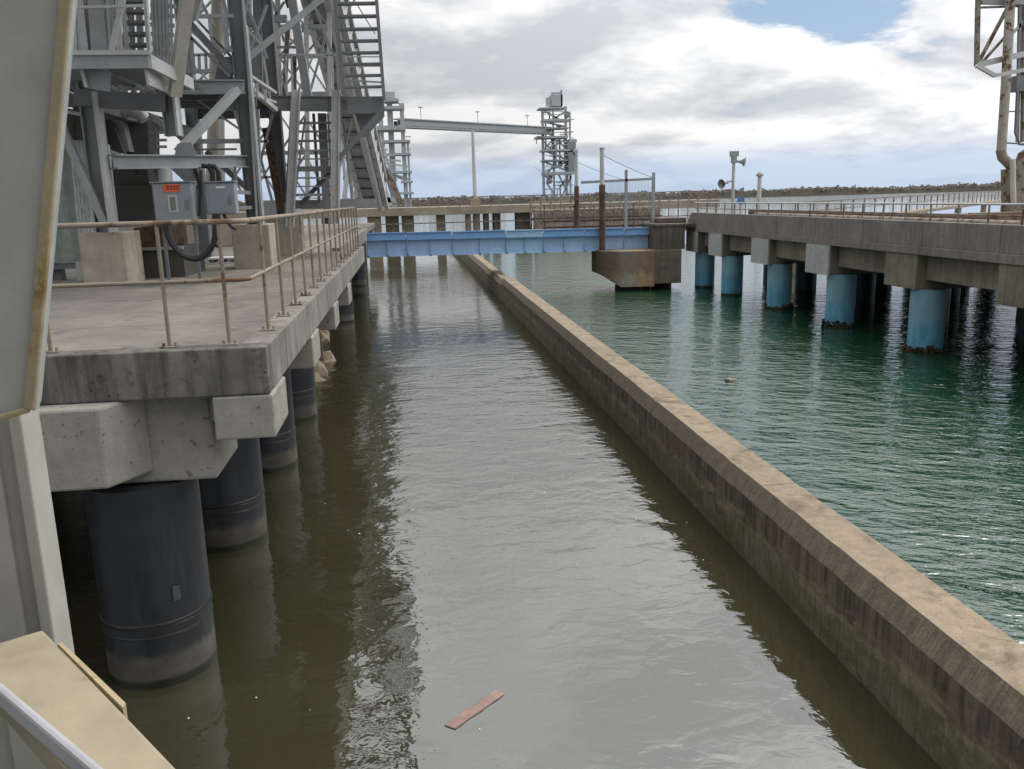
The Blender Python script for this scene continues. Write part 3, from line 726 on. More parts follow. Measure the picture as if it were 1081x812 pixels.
p = MB(); q = at(1068, 81, 29.2); p.box(q.x, q.x+1.2, 28.9, 29.5, at(1068,97,29.2).z, q.z); p.build('junction_box', STEEL_D, PT)
p = MB(); p.path([at(1074,95,28.9), at(1072,140,28.9), at(1076,152,28.9), at(1090,153,28.9)], .05, 8); p.build('conduit', STEEL_D, PT, smooth=True)
# platform of old timber round its foot
b = MB(); q0 = TX(1000, 224, 17.5)
b.box(17.2, 24.5, 24.5, 29.8, 3.1, 3.42); b.box(16.8, 24.9, 24.2, 24.46, 3.1, 3.62)
tag(b.build('equipment_base', steel('brown_timber', (.20, .14, .085), (.12, .06, .03), .5, .9, 0), bevel=.02), 'low brown platform under the pipe tower behind the right railing', 'platform')
for k, (y0, y1, x, r, lab) in enumerate(((8, 36, 14.9, .10, 'rusty low pipe lying along the deck just behind the right railing'), (22, 39, 15.9, .14, 'fatter brown pipe on the right pier deck farther from the fascia'))):
    p = MB(); p.tube((x, y0, 3.1+r+.25), (x, y1, 3.1+r+.25), r, n=12)
    for j in range(int((y1-y0)/3)): p.box(x-.2, x+.2, y0+.5+j*3, y0+.7+j*3, 3.1, 3.1+.27)
    tag(p.build('deck_pipe', STEEL_BR if k else STEEL_R, smooth=True), lab, 'pipe')
# ------------------------------------------------------------------ steel loading tower on the left wharf
LT = thing('loading_tower', 'tall grey steel loading tower with platforms and braces on the left wharf', 'tower', (-4.5, 16, ZD))
def part(name, mt, par, fn, smooth=False):
    b = MB(); fn(b); return b.build(name, mt, par, smooth)
def bm_(name, mt, par, p0, p1, w, h=None, Y=None, Y2=None, kind='beam', up=None):
    if Y is not None:
        p0 = T(*p0, Y); p1 = T(*p1, Y2 if Y2 is not None else Y)
    b = MB()
    if kind == 'h': b.hbeam(p0, p1, w, h or w, .025, up)
    elif kind == 'tube': b.tube(p0, p1, w, n=10)
    else: b.beam(p0, p1, w, h, up)
    return b.build(name, mt, par, kind == 'tube')
# columns
bm_('column', STEEL, LT, (-5.35, 16.2, 4.0), (-5.35, 16.2, 12), .30, .30, kind='h', up=(1,0,0))
bm_('column', STEEL_L, LT, (-5.18, 16.0, 4.0), (-5.18, 16.0, 6.35), .05, .30)
bm_('column', STEEL, LT, (-4.02, 16.2, 5.62), (-4.02, 16.2, 6.5), .26, .26, kind='h', up=(1,0,0))
bm_('column', STEEL_L, LT, (-3.90, 16.05, 5.62), (-3.90, 16.05, 6.7), .04, .2)
bm_('column', STEEL_D, LT, (-3.27, 19.2, 4.0), (-3.27, 19.2, 13), .30, .30, kind='h', up=(1,0,0))
bm_('column', STEEL, LT, (-3.1, 19.1, 4.0), (-3.1, 19.1, 8), .05, .3)
bm_('column', STEEL_D, LT, (-3.28, 23.6, 4.05), (-3.28, 23.6, 16), .30, .30, kind='h', up=(1,0,0))
bm_('column', STEEL, LT, (-5.35, 23.6, 3.07), (-5.35, 23.6, 16), .3, .3, kind='h', up=(1,0,0))
bm_('column', STEEL, LT, (-8.2, 16.2, 3.07), (-8.2, 16.2, 12), .3, .3, kind='h', up=(1,0,0))
bm_('riser_pipe', steel('tan_pipe', (.36, .33, .27), amount=.2, metal=0), LT, (232, -40), (224, 200), .19, Y=26, kind='tube')
bm_('column', STEEL_D, LT, (254, -20), (263, 28), .2, Y=23.5)
bm_('column', STEEL, LT, (271, -20), (274, 110), .2, Y=24)
# level beams
bm_('level_beam', STEEL, LT, T(119, 171, 16.1), T(259, 170.5, 19.1), .2, .25, kind='h')
bm_('level_beam', STEEL_D, LT, T(80, 103, 16.1), T(176, 110, 16.1), .2, .27)
bm_('level_beam', STEEL_D, LT, T(98, 109, 16.3), T(98, 109, 16.3)+Vector((0, 7, 0)), .2, .27)
# first platform
P1z = T(155, 57, 14.).z; P1b = T(155, 72, 14.).z; xR = T(155, 60, 14.).x
part('platform_girder', STEEL, LT, lambda b: b.box(-7.5, xR, 14, 14.06, P1b, P1z))
part('platform_girder', STEEL_L, LT, lambda b: b.box(xR+.003, xR+.06, 14, 16.6, P1b, P1z))
part('platform_floor', STEEL_D, LT, lambda b: [b.box(-7.5, xR-.003, 14.07+j*.14, 14.10+j*.14, P1z-.09, P1z-.02) for j in range(25)])
part('toe_board', STEEL_L, LT, lambda b: b.box(-7.5, xR+.06, 13.96, 13.996, P1z-.015, P1z+.05))
for x in (-5.9, -4.7): part('floor_beam', STEEL_D, LT, lambda b: b.box(x, x+.12, 14.08, 17.5, P1b+.03, P1z-.1))
part('gusset_plate', CABINET, LT, lambda b: b.ext([T(86, 73, 14.3), T(116, 76, 14.3), T(116, 97, 14.3), (T(92, 93, 14.3))], (0, .04, 0)))
part('gusset_plate', STEEL_L, LT, lambda b: b.ext([T(152, 73, 14.1), T(182, 84, 16.5), T(182, 101, 16.5), T(155, 90, 14.1)], (.04, 0, 0)))
part('gusset_plate', STEEL_L, LT, lambda b: b.ext([T(84, 73, 14.2), T(87, 73, 14.2), T(92, 92, 14.2), T(89, 92, 14.2)], (0, .08, 0)))
for k in range(6):   # lattice under the platform
    x0 = 118+k*9.5
    bm_('lattice', STEEL_L, LT, (x0, 91), (x0+9, 101), .05, Y=16.2); bm_('lattice', STEEL_L, LT, (x0+9, 91), (x0, 101), .05, Y=16.25)
# uprights above the first platform
for (x0, x1, w, mt) in ((76,80,.09,STEEL_L), (81,86,.06,STEEL_L), (84.5,91,.10,STEEL_L), (92,98,.05,STEEL_R), (102,107,.22,STEEL), (113,117,.05,STEEL_L), (119,121,.05,STEEL), (124,125,.05,STEEL_L), (126.5,128,.03,STEEL_L)):
    bm_('upright', mt, LT, (x0, -8), (x1, 56), w, Y=14.6)
bm_('upright', STEEL_L, LT, (131, -5), (117, 56), .07, Y=14.3)
bm_('upright', STEEL_L, LT, (76, 8), (152, 6), .04, Y=14.05); bm_('upright', STEEL_R, LT, (98, 30), (102, 56), .1, Y=15)
bm_('upright', STEEL_BR, LT, (100, 44), (102, 56), .12, Y=15)
part('dark_panel', STEEL_D, LT, lambda b: b.box(-7.5, T(120, 30, 18).x, 18, 18.1, P1z, 12))
# stair rising from it
stair = bm_('stair', STEEL_L, LT, (129, -8), (135, 55), .06, .12, Y=15.2)
bm_('stringer', STEEL_L, stair, (153, -8), (158, 56), .05, .12, Y=15.2)
for y in (2, 13, 24.5, 36.5, 48, 58):
    x0 = 131+y*.07
    bm_('tread', STEEL_D, stair, (x0+1, y), (x0+23, y), .22, .045, Y=15.3)
bm_('stringer', STEEL_R, stair, (139, -8), (128, 56), .05, Y=15.5)
part('stair_panel', STEEL, LT, lambda b: ([b.beam(T(160+i*4.0, -8, 16.5), T(163.5+i*4.0-(i*.3), 66+i*2.0, 16.5), .045) for i in range(6)],
                                          [b.beam(T(159, y, 16.52), T(186-y*.06, y+1, 16.52), .06) for y in range(-4, 62, 10)]))
bm_('inclined_plate', steel('tan_plate', (.50, .47, .41), amount=.25, metal=0, grime=.3), LT, (199, -12), (184.5, 101), .2, .12, Y=14.9, Y2=15.6)
bm_('brace', STEEL, LT, (211, -10), (203, 20), .16, Y=17)
for (x0, x1, w, mt, Y_) in ((78,84,.12,STEEL_D,17), (95,100,.16,STEEL_D,17.2), (110,114,.1,STEEL_D,17), (121,125,.12,STEEL,17.3), (89,95,.08,STEEL,16.8), (136,139,.12,STEEL_D,18), (146,149,.1,STEEL_D,18), (163,167,.14,STEEL_D,18.5), (172,176,.1,STEEL,18.5)):
    bm_('upright', mt, LT, (x0, -10), (x1, 58), w, Y=Y_)
for (x0, y0, x1, y1, w, mt, Y_) in ((72,100,96,132,.14,STEEL_D,17.5), (72,92,130,100,.12,STEEL_D,18), (76,86,112,118,.1,STEEL,18.5), (66,108,88,108,.16,STEEL_D,16.6), (70,118,92,122,.06,STEEL_L,16.4), (100,126,160,124,.14,STEEL_D,19), (158,122,176,134,.1,STEEL,17), (160,140,176,140,.05,STEEL,17.5), (160,148,176,148,.05,STEEL,17.5), (160,155,176,155,.05,STEEL,17.5), (163,135,164,165,.06,STEEL_D,17.5),
                                 (104,12,128,40,.06,STEEL,17), (128,10,104,40,.06,STEEL,17.1), (158,20,182,4,.05,STEEL,17.4), (72,20,126,24,.06,STEEL_D,16.5)):
    bm_('strut', mt, LT, (x0, y0), (x1, y1), w, Y=Y_)
# second platform
P2 = T(225, 86, 19).z
part('platform_girder', STEEL, LT, lambda b: b.hbeam(T(188, 92, 18.9), T(258, 92, 18.9), .12, .28, .03))
part('platform_girder', STEEL_D, LT, lambda b: b.hbeam((-5.3, 23.6, P2-.16), (-3.2, 23.6, P2-.16), .12, .3, .03))
part('platform_floor', STEEL_BR, LT, lambda b: b.box(-5.3, -3.4, 19.0, 23.5, P2-.05, P2))
for y in (20, 21.5): part('floor_beam', STEEL_D, LT, lambda b: b.box(-5.3, -3.4, y, y+.1, P2-.25, P2-.054))
part('gusset_plate', STEEL, LT, lambda b: b.ext([T(231, 99, 19.3), T(250, 99, 19.3), T(250, 117, 19.3), T(236, 117, 19.3), T(229, 110, 19.3)], (0, .03, 0)))
bm_('hand_rail', STEEL, LT, (196, 17.5), (246, 17), .07, Y=19)
bm_('hand_rail', STEEL, LT, (192, 58.5), (226, 57.5), .05, Y=19)
bm_('hand_rail', STEEL, LT, (188, 76), (226, 75), .07, Y=19)
for x in (199, 205, 211, 218): bm_('rail_post', STEEL, LT, (x-1, 58), (x, 78), .05, Y=19)
bm_('rail_post', STEEL, LT, (221, 17), (223, 40), .06, Y=19); bm_('rail_post', STEEL, LT, (237, 18), (240, 53), .09, Y=19); bm_('rail_post', STEEL, LT, (202, 40), (204, 76), .06, Y=19)
part('cover_plate', STEEL, LT, lambda b: b.ext([T(232, 60, 19.4), T(246, 60, 19.4), T(246, 85, 19.4), T(226, 85, 19.4)], (0, .03, 0)))
bm_('hand_rail', STEEL, LT, (233, 54), (246, 53), .06, Y=19)
s2 = bm_('stair', STEEL_D, LT, (198, 22), (247, 77), .18, .14, Y=19.2)
bm_('stair_rail', STEEL_D, s2, (204, 17), (246, 62), .05, Y=19.3); bm_('stair_rail', STEEL_D, s2, (196, 34), (243, 81), .06, Y=19)
# braces
bm_('brace', STEEL, LT, (250, 95), (189, 160), .2, .14, Y=18.5, Y2=17.5)
bm_('brace', STEEL_D, LT, (180, 134), (199, 152), .12, Y=18)
part('gusset_plate', STEEL, LT, lambda b: b.ext([T(184, 165, 17.2), T(187, 152, 17.2), T(202, 150, 17.2), T(207, 165, 17.2)], (0, .03, 0)))
bm_('tray', STEEL, LT, (197, 149.5), (257, 149), .09, Y=19.2)
bm_('tray', STEEL, LT, (206, 158), (250, 157.5), .04, Y=19.3)
bm_('brace', STEEL_D, LT, (258, 64), (342, -3), .11, Y=19.4, Y2=21)
bm_('brace', STEEL_BR, LT, (281, 135), (297, 222), .2, .12, Y=23.2)
bm_('brace', STEEL_D, LT, (218, 160), (262, 200), .12, Y=20)
bm_('brace', STEEL, LT, (64, 132), (112, 238), .12, .16, Y=15.9)
bm_('stair_rail', STEEL_L, LT, (258, 76), (291, 98), .06, Y=19.6, Y2=21.5); bm_('stair_rail', STEEL_L, LT, (258, 88), (291, 116), .1, Y=19.6, Y2=21.5)
bm_('stair_rail', STEEL_L, LT, (260, 98), (291, 108), .05, Y=19.6, Y2=21.5)
for x in (263, 271, 280): bm_('rail_post', STEEL_L, LT, (x, 79+(x-258)*.7), (x+.5, 93+(x-258)*.7), .05, Y=20)
bm_('column', STEEL_L, LT, (262, 70), (272, 235), .05, Y=19.0)
bm_('column', STEEL, LT, (270, 115), (273, 225), .16, Y=22)
bm_('brace', STEEL_L, LT, (258, 28), (277, 48), .05, Y=22)
part('cladding', STEEL, LT, lambda b: b.ext([T(259, 25, 24.4), T(283, 52, 24.4), T(286, 110, 24.4), T(262, 80, 24.4)], (0, .04, 0)))
# upper storeys of the tower, above the picture: they shade the deck and stand mirrored in the channel
for zz in (12.5, 16.5, 20.5, 24.5):
    part('upper_floor', STEEL_D, LT, lambda b: [b.box(-9.2, -1., y, y+.55, zz, zz+.2) for y in (16, 17.6, 19.2, 20.3, 22, 23.7, 25.6)])
    part('upper_floor', STEEL_D, LT, lambda b: b.box(-6.5-.2*zz/10, -4, 18, 25, zz+.21, zz+.25))
    for z2 in (.6, 1.1):
        bm_('hand_rail', STEEL_L, LT, (-9.2, 16, zz+z2), (-1., 16, zz+z2), .06); bm_('hand_rail', STEEL_L, LT, (-1., 16, zz+z2), (-1., 26.5, zz+z2), .06)
    for k in range(5):
        bm_('brace', STEEL, LT, (-9.2+k*1.6, 16.3, zz+.2), (-9.2+k*1.6+1.6, 16.3, zz+4), .2)
    for y in (17, 20.2, 23.4): bm_('brace', STEEL, LT, (-1.1, y, zz+.2), (-1.1, y+3.2, zz+4), .2)
for (x, y) in ((-1.1, 16.3), (-1.1, 26.2), (-3.28, 16.3), (-1.1, 21.3)): bm_('column', STEEL_D, LT, (x, y, 12.5 if x > -3 else 8.5), (x, y, 29), .32)
for (x0, y0, x1, y1, w, Y_) in ((236,0,250,60,.07,21), (262,0,246,62,.06,22), (262,60,282,5,.06,22.5), (262,8,282,62,.06,22.6), (262,118,288,215,.06,23), (288,120,264,212,.06,23), (200,100,258,140,.05,21), (232,120,258,100,.05,22),
        (268,150,284,149,.06,23), (268,188,286,187,.06,23), (212,0,226,30,.06,20), (244,108,262,160,.05,20), (196,190,212,150,.05,21), (236,165,256,205,.05,20.5), (278,60,286,110,.05,23)):
    bm_('lattice', STEEL if w > .055 else STEEL_L, LT, (x0, y0), (x1, y1), w, Y=Y_)
# overhead walkway reaching out over the near deck, above the picture
part('overhead_beam', STEEL, LT, lambda b: [b.box(-9, -1.5, y, y+w_, 9.6, 9.9) for y, w_ in ((9.6, .25), (10.7, .5), (12.2, .3), (13.1, .7), (14.6, .3))])
part('overhead_beam', STEEL, LT, lambda b: [b.box(x, x+.25, 9.6, 16.4, 9.3, 9.597) for x in (-8.6, -5.4, -3.2, -1.75)])
part('overhead_grating', STEEL, LT, lambda b: [b.box(-4.6+.2*i, -4.56+.2*i, 9.7, 15.5, 9.91, 9.96) for i in range(15)])
for (xa, xb) in ((198, 232), (236, 262), (266, 292), (296, 322), (322, 346)):
    for (ya, yb) in ((-8, 28), (30, 58), (62, 98), (122, 160), (164, 205)):
        if (xa, ya) in ((198, 122), (198, 164), (236, 122)): continue
        bm_('lattice', STEEL_L, LT, (xa, ya), (xb, yb), .06, Y=28.5)
        if (xa+ya) % 3: bm_('lattice', STEEL, LT, (xb, ya), (xa, yb), .06, Y=28.7)
    bm_('column', STEEL_L, LT, (xb+1, -10), (xb+3, 214), .14, Y=28.4)
for y_ in (29, 60, 100, 162): bm_('level_beam', STEEL, LT, (262, y_), (350, y_-1), .12, Y=28.4)
# hopper, chutes and ducts under the tower
H_ = thing('hopper', 'dark rusty steel hopper with wide base under the loading tower', 'hopper', (-4.6, 17.6, ZD))
part('hopper_body', HOPPER, H_, lambda b: b.box(T(121, 200, 17.6).x, T(160, 200, 17.6).x, 17.6, 19, T(130, 240, 17.6).z, T(130, 196, 17.6).z))
part('hopper_body', HOPPER, H_, lambda b: b.box(T(120, 200, 17.7).x, T(158, 200, 17.7).x, 17.7, 19, T(130, 196, 17.7).z+.003, T(130, 168, 17.7).z))
part('hopper_base', STEEL_BR, H_, lambda b: b.box(T(136, 200, 17.4).x, T(170, 200, 17.4).x, 17.4, 19, T(130, 262, 17.4).z, T(130, 241, 17.4).z))
part('hopper_skirt', HOPPER, H_, lambda b: b.box(T(138, 200, 17.3).x, T(186, 200, 17.3).x, 17.3, 19, ZD, T(130, 263, 17.3).z))
part('hopper_rim', STEEL, H_, lambda b: b.box(T(138, 200, 17.2).x, T(186, 200, 17.2).x, 17.2, 17.296, T(130, 265, 17.3).z, T(130, 262, 17.3).z))
C_ = thing('chute', 'dark square chute hanging under the lower tower platform above the hopper', 'chute', (-4.9, 18.5, 5.5))
part('chute_body', HOPPER, C_, lambda b: b.ext([T(131, 126, 18.5), T(156, 126, 18.5), T(157, 167, 18.5), T(134, 167, 18.5)], (0, .8, 0)))
part('chute_side', STEEL, C_, lambda b: b.ext([T(119, 127, 18.2), T(129, 127, 18.2), T(137, 160, 18.2), T(131, 160, 18.2)], (0, .5, 0)))
part('chute_side', HOPPER, C_, lambda b: b.ext([T(104, 126, 18.), T(118, 127, 18.), T(131, 163, 18.), T(116, 158, 18.)], (0, .5, 0)))
part('chute_elbow', STEEL_L, C_, lambda b: b.path([T(128, 118, 17.6), T(140, 118, 17.6), T(150, 121, 17.6), T(154, 127, 17.6)], .12, 10), True)
part('chute_side', HOPPER, C_, lambda b: b.ext([T(60, 112, 17.), T(92, 118, 17.), T(92, 150, 17.), T(60, 140, 17.)], (0, 2.5, 0)))
D_ = thing('duct', 'dark angled duct with black pipes hanging above the grey electrical cabinets', 'duct', (-3.8, 17.5, 5.2))
part('duct_body', STEEL_D, D_, lambda b: b.ext([T(180, 178, 17.), T(205, 178, 17.), T(206, 196, 17.), T(197, 194, 17.)], (0, .5, 0)))
part('duct_body', STEEL_D, D_, lambda b: b.box(T(162, 185, 17).x, T(165.5, 185, 17).x, 17, 17.1, T(163, 196, 17).z, T(163, 178, 17).z))
part('duct_stub', STEEL_L, D_, lambda b: b.tube(T(174, 178, 17.), T(175, 197, 17.), .13, n=12), True)
for o in (0, 7): part('black_pipe', BLACK, D_, lambda b: b.path([T(213+o, 175, 16.8), T(220+o, 176, 16.8), T(224+o, 182, 16.8), T(225+o, 196, 16.8)], .045, 8), True)
part('black_pipe', BLACK, D_, lambda b: b.beam(T(206, 178, 17.), T(213, 206, 17.), .06))
for x in (211, 229, 248): part('hanger', STEEL_D, D_, lambda b: b.beam(T(x, 176, 17), T(x+1, 194, 17), .05))
# corrugated shed
SH = thing('corrugated_shed', 'grey green corrugated metal shed behind the first plinth at the left', 'shed', (-7.5, 18, ZD))
def corr(b, xa, xb, y, z0, z1, n, d):
    pts = []
    for i in range(n+1):
        x = xa+(xb-xa)*i/n; pts.append((x, y-(d if i % 4 in (1, 2) else 0)))
    vs = [(x, yy, z0) for x, yy in pts]+[(x, yy, z1) for x, yy in pts]
    b.add(vs, [(i, i+1, n+2+i, n+1+i) for i in range(n)])
sx1 = T(87, 260, 17.4).x
part('shed_wall', SHED, SH, lambda b: corr(b, -11, sx1, 17.4, T(70, 277, 17.4).z, 6.2, 56, .05))
part('shed_wall', SHED, SH, lambda b: b.box(sx1-.02, sx1, 17.45, 20.4, T(70, 277, 17.4).z, 6.2))
part('shed_frame', STEEL_D, SH, lambda b: (b.box(-11, sx1, 17.42, 17.6, T(70, 284, 17.4).z, T(70, 277.5, 17.4).z), [b.box(x, x+.15, 17.6, 17.8, ZD, 3.5) for x in (-9.5, -8, -6.9)]))
part('shed_post', STEEL_L, SH, lambda b: b.box(sx1-.13, sx1+.02, 17.3, 17.392, ZD, T(70, 277, 17.4).z))
part('shed_wheel', BLACK, SH, lambda b: b.tube((-7.2, 18.1, ZD+.16), (-7.2, 18.3, ZD+.16), .16, n=16))
CP = thing('cladding_panel', 'pale weathered corrugated sheets hanging behind the first grey column', 'cladding', (-5.5, 17, 4))
def slant(b, pts, Y, n=10, d=.03):
    (xa0, xa1, ya), (xb0, xb1, yb) = pts
    vs = []
    for i in range(n+1):
        f = i/n; dd = d if i % 2 else 0
        p = T(xa0+(xa1-xa0)*f, ya, Y); p.y -= dd; vs.append(p)
    for i in range(n+1):
        f = i/n; dd = d if i % 2 else 0
        p = T(xb0+(xb1-xb0)*f, yb, Y); p.y -= dd; vs.append(p)
    b.add(vs, [(i, i+1, n+2+i, n+1+i) for i in range(n)])
part('sheet', SHEET, CP, lambda b: slant(b, ((73, 92, 148), (83, 100, 249)), 17.1))
part('sheet', SHEET, CP, lambda b: slant(b, ((104, 116, 153), (110, 126, 249)), 17.0, 8))
# electrical cabinets
def cabinet(x0, x1, y0, y1, Y, dep, label, plate):
    a = T(x0, y0, Y); c = T(x1, y1, Y)
    t = thing('electrical_cabinet', label, 'cabinet', ((a.x+c.x)/2, Y+dep/2, c.z))
    b = MB(); b.box(a.x, c.x, Y, Y+dep, c.z, a.z); b.build('cabinet_body', CABINET, t, bevel=.012)
    b = MB(); b.box(a.x+.015, c.x-.015, Y-.018, Y-.002, c.z+.02, a.z-.02); d = b.build('door', CABINET, t, bevel=.006)
    b = MB(); b.box(a.x-.02, c.x+.02, Y-.035, Y+dep+.01, a.z+.002, a.z+.022); b.build('rain_hood', CABINET, t)
    hx = c.x-.11; hz = (a.z+c.z)/2-.02
    b = MB(); b.box(hx, hx+.04, Y-.05, Y-.02, hz-.07, hz+.07); b.build('handle', STEEL_D, d)
    if plate:
        p0 = T(172, 195, Y); p1 = T(191, 202.5, Y)
        b = MB(); b.box(p0.x, p1.x, Y-.026, Y-.019, p1.z, p0.z); pl = b.build('warning_plate', ORANGE, d)
        b = MB()
        for r in range(2):
            for k in range(4): b.box(p0.x+.06+k*.055, p0.x+.10+k*.055, Y-.029, Y-.0265, p0.z-.045-r*.04, p0.z-.025-r*.04)
        b.build('plate_print', BLACK, pl)
        p0 = T(177, 206, Y); p1 = T(189, 224, Y)
        b = MB(); b.box(p0.x, p1.x, Y-.03, Y-.019, p1.z, p0.z); w = b.build('window_frame', STEEL_L, d, bevel=.01)
        b = MB(); b.box(p0.x+.03, p1.x-.03, Y-.034, Y-.031, p1.z+.03, p0.z-.03); b.build('window_pane', plain('murky_pane', (.16, .17, .14), .2), w)
    else:
        p0 = T(228, 197, Y); b = MB(); b.box(p0.x, p0.x+.15, Y-.024, Y-.019, p0.z-.03, p0.z); b.build('name_plate', WHITE, d)
    if plate:
        for xx in (a.x+.03, c.x-.09):
            b = MB(); b.box(xx, xx+.05, Y+dep*.6, Y+dep*.6+.05, ZD, c.z-.003); b.build('leg', STEEL_D, t)
    else:
        for zz in (c.z+.1, a.z-.15):
            b = MB(); b.beam((c.x-.2, Y+dep+.03, zz), (-3.3, 19.03, zz), .07); b.build('bracket_arm', STEEL_D, t)
    return t
cabinet(160, 206, 193.5, 236, 15.6, .32, 'grey electrical cabinet with orange warning plate and small window', True)
cabinet(215, 250, 193, 226, 15.9, .25, 'smaller plain grey electrical cabinet right of the one with the orange plate', False)
def cable(pts, r, label, Y=15.5):
    P = [T(x, y, Y) for x, y in pts]
    q = []
    for i in range(len(P)-1):       # Catmull-Rom
        a = P[max(i-1, 0)]; b = P[i]; c = P[i+1]; d = P[min(i+2, len(P)-1)]
        for k in range(5):
            t = k/5; q.append(.5*((2*b)+(c-a)*t+(2*a-5*b+4*c-d)*t*t+(3*b-a-3*c+d)*t**3))
    q.append(P[-1]); b = MB(); b.path(q, r, 8); tag(b.build('cable', BLACK, smooth=True), label, 'cable')
cable([(175, 236), (176, 246), (182, 258), (192, 269), (205, 273.5), (216, 270), (224, 260), (227, 248), (227, 226)], .05, 'thick black cable looping down between the two grey cabinets')
cable([(230, 226), (229, 245), (227, 256), (233, 261)], .045, 'short black cable end hanging down right of the cable loop')
cable([(236, 226), (239, 232), (244, 239), (249, 242)], .03, 'black cable bending right under the smaller cabinet', 16.0)
cable([(212, 180), (212, 200), (210, 228)], .026, 'black cable running down between the two cabinets', 15.8)

# ------------------------------------------------------------------ stair tower next to it
ST = thing('stair_tower', 'grey steel stair tower with open treads at the outer edge of the left wharf', 'stair tower', (-2.4, 24, ZD))
YS = 22.6
bm_('column', STEEL_L, ST, (313, 95), (306, 240), .2, .2, Y=YS, kind='h', up=(1,0,0)); bm_('column', STEEL, ST, (310, 97), (302, 240), .1, .22, Y=YS+.2)
bm_('column', STEEL_L, ST, (354.5, 95), (353.5, 236), .17, .2, Y=YS, kind='h', up=(1,0,0)); bm_('column', STEEL, ST, (359, 99), (357, 225), .07, .2, Y=YS+.2)
bm_('column', STEEL_D, ST, (331, 120), (337, 215), .07, Y=YS+1); bm_('column', STEEL, ST, (340, 120), (345, 215), .22, Y=YS+2)
for y, h in ((130, .04), (139, .04), (149, .045), (159, .03), (168, .03), (178.5, .12), (188, .04), (197, .03), (206, .07)):
    bm_('tread', STEEL_D if y in (178.5, 130, 139, 149) else STEEL, ST, (313, y), (353, y-.3), .24, h, Y=YS+.3)
bm_('brace', STEEL_D, ST, (349, 182), (317, 216), .11, Y=YS+.6)
bm_('level_beam', STEEL, ST, (310, 216), (397, 214), .22, Y=YS+1.2)
bm_('brace', STEEL_D, ST, (401, 120), (357, 168), .12, Y=YS)
bm_('platform_girder', STEEL_D, ST, (287, 109), (362, 110), .12, .36, Y=YS+.15, kind='h')
part('platform_floor', STEEL_D, ST, lambda b: b.box(T(288, 104, YS).x, T(404, 104, YS).x, YS+.3, YS+2.3, T(340, 104, YS).z-.06, T(340, 104, YS).z))
part('platform_girder', STEEL_D, ST, lambda b: b.box(T(366, 104, YS).x, T(405, 104, YS).x, YS-.02, YS+.08, T(385, 120, YS).z, T(385, 102, YS).z))
part('bracket', STEEL_D, ST, lambda b: b.ext([T(374, 118, YS+.3), T(405, 118, YS+.3), T(387, 137, YS+.3), T(382, 142, YS+.3)], (0, 1.2, 0)))
bm_('stringer', STEEL_D, ST, (348, -60), (363.5, 103), .10, .2, Y=YS-.2); bm_('stringer', STEEL_D, ST, (393, -60), (405.5, 105), .08, .2, Y=YS-.2)
for k, y in enumerate((-22, -9, 4, 17.5, 31, 43.5, 56, 68, 80, 92)):
    x0 = 348+(y+60)*.095+2; x1 = 393+(y+60)*.0755
    bm_('tread', STEEL_D, ST, (x0, y+.3), (x1, y-.3), .22, .05, Y=YS-.1)
bm_('cross_rod', STEEL, ST, (377, -8), (359, 34), .025, Y=YS+.6); bm_('cross_rod', STEEL, ST, (369, -8), (396, 36), .025, Y=YS+.6)
bm_('hand_rail', STEEL_L, ST, (286, 58), (355, 58), .05, Y=YS+1.6); bm_('hand_rail', STEEL, ST, (286, 50), (314, 50), .06, Y=YS+2)
bm_('level_beam', STEEL, ST, (285, 20), (303, 20), .17, .17, Y=YS+1.6)
for x in (290, 296, 302, 308, 346, 351): bm_('rail_post', STEEL_L, ST, (x-.5, 58), (x+1, 102), .05, Y=YS+1.6)
bm_('column', STEEL_R, ST, (304, 28), (300, 102), .12, Y=YS+2.2); bm_('column', STEEL_R, ST, (311, 60), (311, 102), .1, Y=YS+2.2)
bm_('column', STEEL, ST, (306, -15), (325, 102), .22, .2, Y=YS+1.9); bm_('column', STEEL_L, ST, (356, 55), (359, 102), .1, Y=YS+.5)
bm_('brace', STEEL_D, ST, (296, -20), (305, 8), .1, Y=YS+2)
bm_('hand_rail', STEEL, ST, (365, 85), (403, 87), .04, Y=YS+1.8)

for (x0, y0, x1, y1, w, dy) in ((288,60,304,100,.05,1.8), (304,60,290,100,.05,1.8), (288,2,300,44,.06,2), (300,2,290,18,.06,2),
        (330,0,350,55,.07,1.5), (326,102,346,30,.06,2.4), (312,104,330,60,.05,2.4), (322,125,310,215,.05,2), (346,120,352,215,.05,2), (362,125,372,215,.06,2.5), (372,125,358,180,.05,2.5), (366,70,402,70,.03,1.9), (366,60,403,60,.03,1.9)):
    bm_('lattice', STEEL_L if w < .055 else STEEL, ST, (x0, y0), (x1, y1), w, Y=YS+dy)

# ------------------------------------------------------------------ inclined conveyor boom behind
IB = thing('inclined_conveyor', 'big inclined conveyor gallery leaning down behind the stair tower', 'conveyor', T(380, 215, 45))
P0 = (T(313, -30, 27), T(349, -30, 27)); P1 = (T(384, 218, 48), T(408, 218, 48))
def lerp(a, b, f): return a.lerp(b, f)
up_ = Vector((0, .35, 1)).normalized()
dv = (P1[0]-P0[0]).normalized(); upv = Vector((1, 0, 0)).cross(dv); upv = upv if upv.z > 0 else -upv
hgt = 1.5
for k in range(2):
    bm_('chord', STEEL_L, IB, P0[k], P1[k], .22); bm_('chord', STEEL, IB, P0[k]+upv*hgt, P1[k]+upv*hgt, .22)
b = MB(); b.add([P0[0], P0[1], P1[1], P1[0]]+[p+upv*.06 for p in (P0[0], P0[1], P1[1], P1[0])], [(0,1,2,3), (7,6,5,4), (0,4,5,1), (1,5,6,2), (2,6,7,3), (3,7,4,0)]); b.build('belly_plate', STEEL, IB)
